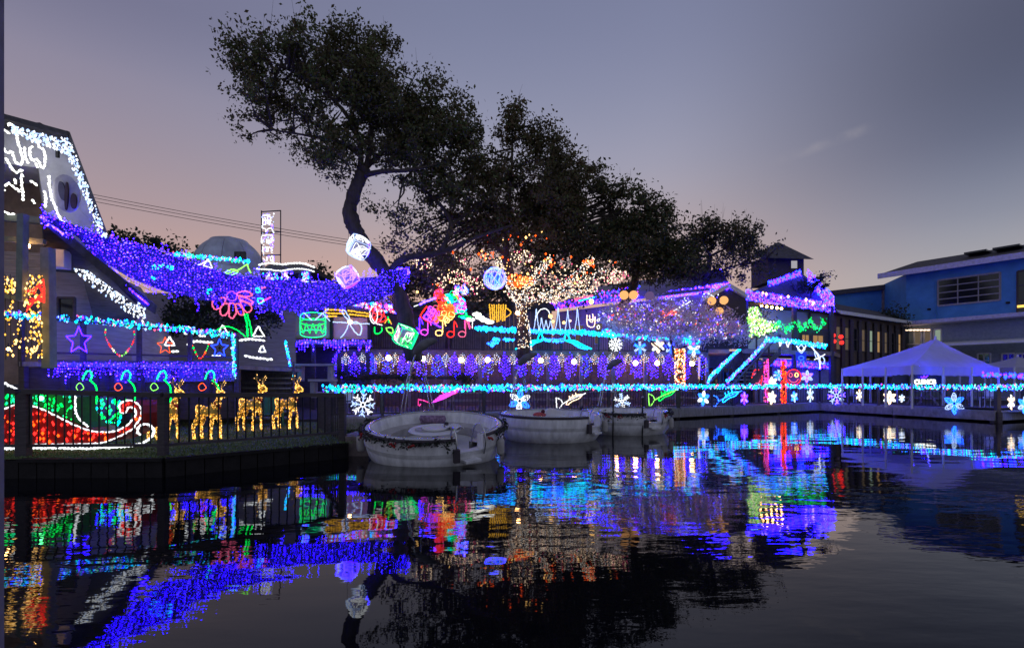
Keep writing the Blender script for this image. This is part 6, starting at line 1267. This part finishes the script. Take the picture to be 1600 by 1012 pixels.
# ---- round boats
hull = mat('boat_gelcoat', (.76, .76, .77), .38, var=.30, scale=2.2, bump=.10, spec=.5, stretch=(2.5, 2.5, .7)); hull_in = mat('boat_lining', (.62, .62, .60), .5, var=.12, scale=4); vinyl = mat('boat_vinyl', (.45, .43, .42), .6); rubber = mat('boat_rub_rail', (.06, .05, .06), .55); steel = mat('steel_tube', (.55, .56, .58), .25, 1, var=.05)
canvas = mat('folded_canvas', (.16, .16, .18), .85, var=.4, bump=.5)
leafg = mat('garland_leaf', (.03, .045, .03), .8, var=.5)
def gap_lathe(mb, prof, a0, a1, n_=60): mb.lathe(prof, (0, 0, 0), n_, a0=a0, a1=a1)
RB = 1.52
def boat(label, px, Y, sc, tilt, rz, bim=1, deco=1, items=1, tiltx=0):
    t = thing('round_boat', label, 'boat', (0, 0, 0), 'round white donut boats'); G0 = -math.pi/2+.42; G1 = -math.pi/2+.85   # boarding gap, front right
    m = MB(); m.lathe([(.5, -.22), (1.05, -.18), (1.30, -.04), (1.44, .16), (1.49, .34), (1.485, .36), (1.505, .385), (1.52, .46)], n=72); m.build('hull', hull, t, smooth=True)
    m = MB(); gap_lathe(m, [(1.52, .46), (1.53, .60), (1.51, .72), (1.475, .755), (1.42, .755), (1.385, .72), (1.36, .60), (1.32, .46)], G1, G0+2*math.pi, 72); m.build('gunwale', hull, t, smooth=True)
    MB().lathe([(1.53, .455), (1.30, .455), (1.27, .30), (.02, .30)], n=64).build('sole', hull_in, t, smooth=False)
    m = MB(); gap_lathe(m, [(1.36, .50), (.98, .50), (.98, .31)], G1+.12, G0+2*math.pi-.12, 56); m.build('bench', vinyl, t, smooth=False)
    m = MB(); gap_lathe(m, [(1.535, .70), (1.56, .715), (1.555, .75), (1.52, .765)], G1, G0+2*math.pi, 72); m.build('rub_rail', rubber, t, smooth=True)
    m = MB(); gap_lathe(m, [(1.43, .758), (1.42, .775), (1.40, .775), (1.39, .758)], G1, G0+2*math.pi, 72); m.build('rim_trim', steel, t, smooth=True)
    MB().lathe([(1.318, -.01), (1.352, .035), (1.372, .07), (1.366, .072)], n=72).build('waterline_stain', mat('waterline_scum', (.10, .11, .07), .8, var=.6, scale=9), t, smooth=True)
    for a in (2.6, 3.35, 5.9):
        u = Vector((math.cos(a)*1.60, math.sin(a)*1.60, 0)); m = MB(); m.tube([u+Vector((0, 0, z_)) for z_ in (.20, .23, .28, .5, .55, .58)], [.02, .07, .085, .085, .07, .02], 10); m.build('fender', vinyl, t, smooth=True); MB().tube([u+Vector((0, 0, .58)), u*.95+Vector((0, 0, .77))], .008, 4).build('fender_line', rubber, t)
    for a in (G0, G1): MB().box((math.cos(a)*1.44, math.sin(a)*1.44, .6), (.17, .025, .30), rz=a).build('gap_cheek', hull, t)
    MB().lathe([(.02, .60), (.56, .60), (.575, .615), (.56, .63), (.02, .63)], n=36).build('table', white_paint, t); MB().tube([(0, 0, .3), (0, 0, .6)], .06, 10).build('table_leg', steel, t)
    # boarding rail and ladder bracket
    for a in (G0, G1):
        u = Vector((math.cos(a), math.sin(a), 0)); m = MB(); m.tube(smooth_path([u*1.53+Vector((0, 0, .36)), u*1.58+Vector((0, 0, .62)), u*1.50+Vector((0, 0, .92)), u*1.28+Vector((0, 0, .90)), u*1.16+Vector((0, 0, .48))], 4), .018, 6); m.build('grab_rail', steel, t, smooth=True)
    a = (G0+G1)/2; MB().box((math.cos(a)*1.56, math.sin(a)*1.56, .28), (.16, .36, .05), rz=a).build('boarding_step', hull, t)
    MB().box((math.cos(G0)*1.57, math.sin(G0)*1.57, .42), (.1, .12, .26), rz=G0).build('ladder_bracket', rubber, t)
    if bim:   # folded sun top on raised hoops at the far rim
        for s, dx in ((-1, 0), (1, 0)):
            b0 = Vector((-1.0, 1.1, .75)) if s < 0 else Vector((-.3, 1.36, .75))
            for d_ in (0, .1): MB().tube(smooth_path([b0+Vector((d_, 0, 0)), lerp(b0, Vector((-.5, 1.25, 2.34)), .5)+Vector((d_*.5-.06, .05, .12)), Vector((-.62+.12*(s > 0), 1.27, 2.18)), Vector((-.42, 1.25, 2.4))], 5), .014, 6).build('hoop', steel, t, smooth=True)
        m = MB(); m.tube(smooth_path([(-.66, 1.3, 2.2), (-.5, 1.25, 2.36), (-.3, 1.2, 2.48), (-.08, 1.15, 2.54)], 4), [.04, .07, .09, .1, .11, .12, .12, .11, .10, .09, .08, .06, .03], 8); m.build('folded_top', canvas, t, smooth=True)
    if deco:
        pts = []; m = MB(); reds = MB()
        for k in range(1500):
            a = random.uniform(G1+.1, G0+2*math.pi-.02); w_ = .05+.03*math.sin(a*9)
            if deco == 1 and not (math.pi*.9 < a % (2*math.pi) < math.pi*1.68 or a % (2*math.pi) > math.pi*1.85 or a % (2*math.pi) < .35): continue
            pts.append((math.cos(a)*1.57+random.gauss(0, .03), math.sin(a)*1.57+random.gauss(0, .03), .70+random.gauss(0, w_)))
        gl = leaf_mesh('garland', np.array(pts), .036, [leafg, rubber], t, kind='stuff')
        for a in (3.6, 4.3, 4.55, 5.6):
            for k in range(5): reds.ball((math.cos(a+.02*k)*1.61, math.sin(a+.02*k)*1.61, .66+random.gauss(0, .025)), .025, 5)
        reds.build('red_berries', mat('berry_red', (.35, .02, .02), .5), t, kind='stuff')
    t.location = PW(px, Y, 0); t.scale = (sc,)*3; t.rotation_euler = (tilt, tiltx, rz)
    return t
boat('largest white round boat with leafy garland, nearest the camera', 680, 11.5, 1.0, R(8), .0)
boat('middle white round boat without garland, table set with box', 860, 15.3, 1.0, R(1.5), .25, deco=0)
boat('farthest white round boat with garland, partly hidden at right', 977, 17.3, .96, R(1), -.2, deco=2)
# things lying in the boats
def M1(px, Y, tilt): return Matrix.Translation(PW(px, Y, 0)) @ Matrix.Rotation(tilt, 4, 'X')
Mb = M1(680, 11.5, R(8))
def put(o, loc, rz=0): o.location = Mb @ Vector(loc); o.rotation_euler = (R(8), 0, rz); return o
t = thing('cushion', 'rolled patterned cushion on the far bench of nearest boat', 'cushion'); MB().tube([(-.32, 0, .09), (-.30, 0, .1), (.28, 0, .1), (.31, 0, .09)], [.03, .1, .1, .03], 12).build('cover', mat('cushion_cloth', (.3, .2, .32), .9, var=.7, scale=14), t, smooth=True); put(t, (-.2, 1.08, .52), .05)
for k, (lx, ly, rr, h, nm, lab, mm_) in enumerate(((-.22, -.1, .2, .02, 'place_mat', 'round pale place mat on the boat table, left', vinyl), (.25, .1, .05, .12, 'candle_jar', 'small dark jar on the boat table', rubber), (.02, -.02, .3, .05, 'tray', 'round white tray in the middle of the boat table', white_paint))):
    t = thing(nm, lab, nm.replace('_', ' ')); MB().lathe([(.01, 0), (rr*.9, 0), (rr, h*.4), (rr, h), (rr*.93, h), (rr*.9, h*.5), (.01, h*.5)], n=28).build('dish' if h < .1 else 'glass', mm_, t, smooth=False); put(t, (lx, ly, .632+.003*k))
t = thing('towel', 'crumpled pale towel at the right of the boat table', 'towel'); m = MB(); N = 8
m.add([(i*.05-.2, j*.05-.2, .03+.04*math.sin(i*1.3+j)*math.cos(j*.9)+.02*random.random()) for i in range(N+1) for j in range(N+1)], [(i*(N+1)+j, (i+1)*(N+1)+j, (i+1)*(N+1)+j+1, i*(N+1)+j+1) for i in range(N) for j in range(N)]); m.build('cloth', white_paint, t, smooth=True); put(t, (.42, .05, .64), .4)
t = thing('bright_box', 'white box on the table of the middle boat', 'box', PW(860, 15.1, .63)); MB().prism([(-.18, 0, 0), (.3, 0, 0), (.3, 0, .2), (-.0, 0, .28), (-.18, 0, .22)], (0, .3, 0)).v
m = MB(); m.prism([(-.12, 0, 0), (.36, 0, 0), (.34, 0, .2), (.02, 0, .27), (-.12, 0, .22)], (0, .32, 0)); m.v = [(v[0]+t.location.x, v[1]+t.location.y, v[2]+t.location.z) for v in m.v]; m.build('box_body', white_paint, t)
t = thing('red_bundle', 'small red and pink bundle beside the white box in middle boat', 'bundle', PW(843, 14.9, .63)); q = t.location; MB().ball(q+Vector((0, 0, .09)), .13, 8, sc=(1.5, 1, .65)).build('cloth', mat('bundle_red', (.5, .1, .1), .8, var=.6, scale=15), t, smooth=True); MB().ball(q+Vector((.1, -.03, .19)), .06, 6).build('knot', mat('bundle_dark', (.1, .02, .03), .8), t)
# mooring lines and pole at third boat
for i, (x, y0, y1, Y, lab) in enumerate(((958, 612, 680, 16.0, 'dark mooring pole in front of the third boat, left'), (1004, 620, 683, 15.9, 'dark mooring pole in front of the third boat, right'))):
    t = thing('mooring_pole', lab, 'pole', PW(x, Y, -.3)); MB().tube([PW(x-1, Y, -.4), PW(x, Y, .4), P(x, y0, Y)], .022, 6).build('shaft', black_metal, t); MB().ball(P(x, y0, Y), .032, 6).build('knob', steel, t)

# ---- tables, sign and other things on the docks
def picnic(label, px, Y, rz, s=1):
    t = thing('picnic_table', label, 'table', (0, 0, 0))
    for k in range(5): MB().box((0, -.3+k*.15, .74), (1.7, .14, .04)).build('top_board', wood_brown, t)
    for sgn in (-1, 1):
        for k in (0, 1): MB().box((0, sgn*(.68+k*.14), .44), (1.7, .13, .04)).build('bench_board', wood_brown, t)
    for x in (-.6, .6):
        MB().box((x, 0, .40), (.06, 1.6, .09)).build('bearer', wood_brown, t)
        for sgn in (-1, 1): MB().beam((x, sgn*.25, .72), (x, sgn*.7, .0), .07, .09).build('leg', wood_brown, t)
    t.location = PW(px, Y, .5); t.rotation_euler.z = rz; t.scale = (s,)*3
picnic('picnic table on the dock behind the green trumpet', 1062, 25.2, .3); picnic('picnic table on the dock behind the nearest boat', 730, 20.9, .2); picnic('picnic table on the dock behind the second boat', 850, 22, .3); picnic('picnic table on the dock behind the third boat', 950, 23.4, .3); picnic('picnic table under the tent behind the large blue snowflake', 1450, 25.6, .5); picnic('picnic table at the right under the tent', 1525, 25.8, -.2)
def chair(label, px, Y, rz):
    t = thing('patio_chair', label, 'chair', (0, 0, 0)); MB().box((0, 0, .45), (.44, .44, .03)).build('seat', white_paint, t); MB().box((0, .21, .72), (.44, .03, .42)).build('backrest', white_paint, t)
    for x in (-.2, .2):
        for y in (-.2, .2): MB().box((x, y, .22), (.03, .03, .44)).build('leg', white_paint, t)
    t.location = PW(px, Y, .5); t.rotation_euler.z = rz
chair('white patio chair left behind the railing under the tent', 1336, 29, .4); chair('white patio chair behind the right dock railing', 1543, 24.4, -1.2); chair('white patio chair behind the dock railing by the first snowflake', 548, 18.4, .7)
# glowing name sign under the tent
def text_mesh(name, body_, size, m_, parent, depth=.02):
    cu = bpy.data.curves.new(name, 'FONT'); cu.body = body_; cu.size = size; cu.extrude = depth; cu.offset = size*.035; cu.align_x = 'CENTER'; cu.align_y = 'CENTER'
    o = bpy.data.objects.new(name, cu); col.objects.link(o); dg = bpy.context.evaluated_depsgraph_get(); me = bpy.data.meshes.new_from_object(o.evaluated_get(dg)); bpy.data.objects.remove(o)
    me.materials.clear(); me.materials.append(m_); o2 = bpy.data.objects.new(name, me); col.objects.link(o2); o2.parent = parent; return o2
Ys = 26.5; t = thing('name_sign', 'dark sign board with glowing white capitals under the tent', 'sign', P(1447, 593, Ys))
MB().prism([P(1424, 582, Ys+.1), P(1471, 582, Ys+.1), P(1471, 604, Ys+.1), P(1424, 604, Ys+.1)], (0, .08, 0)).build('board', mat('sign_board', (.02, .035, .025), .6), t)
o = text_mesh('lettering', 'CUINCB', .40, g('hotwhite'), t); o.rotation_euler = (R(90), 0, 0); o.location = (-.05, 0, -.12); o.scale = (.74, .8, 1)
px_rope(t, 'script_stroke', [(1439, 588), (1442, 590), (1444, 587), (1446, 590), (1448, 588), (1450, 586)], Ys, 'violet', .025)
t = thing('info_panel', 'green and brown panel leaning under the tent beside the sign', 'panel', P(1405, 600, 27)); MB().prism([P(1396, 586, 27), P(1420, 584, 27), P(1420, 606, 27), P(1392, 606, 27)], (0, .06, 0)).build('face', mat('panel_green', (.10, .16, .06), .7, c2=(.16, .10, .05), scale=1.2), t)

# ---- overhead wires and the post at the frame's left edge
t = thing('power_lines', 'three thin power lines crossing the sky above the dome', 'cables', P(140, 300, 46))
for dy, dy2 in ((0, 0), (5, 4), (11, 8)):
    pts = [P(lerp(60, 700, f), lerp(287+dy, 398+dy2, f)+5*math.sin(f*math.pi), 46) for f in [i/24 for i in range(25)]]; MB().tube(pts, .022, 4).build('cable', wire_mat, t)
t = thing('edge_post', 'blurred lilac-grey post at the very left edge', 'post', (-3.025, 3, -.4)); MB().box((-3.025, 3, 2.2), (.05, .05, 5.2)).build('shaft', mat('lilac_post', (.22, .2, .28), .7), t); MB().box((-3.025, 3, 4.83), (.07, .07, .06)).build('cap', wood_dark, t)
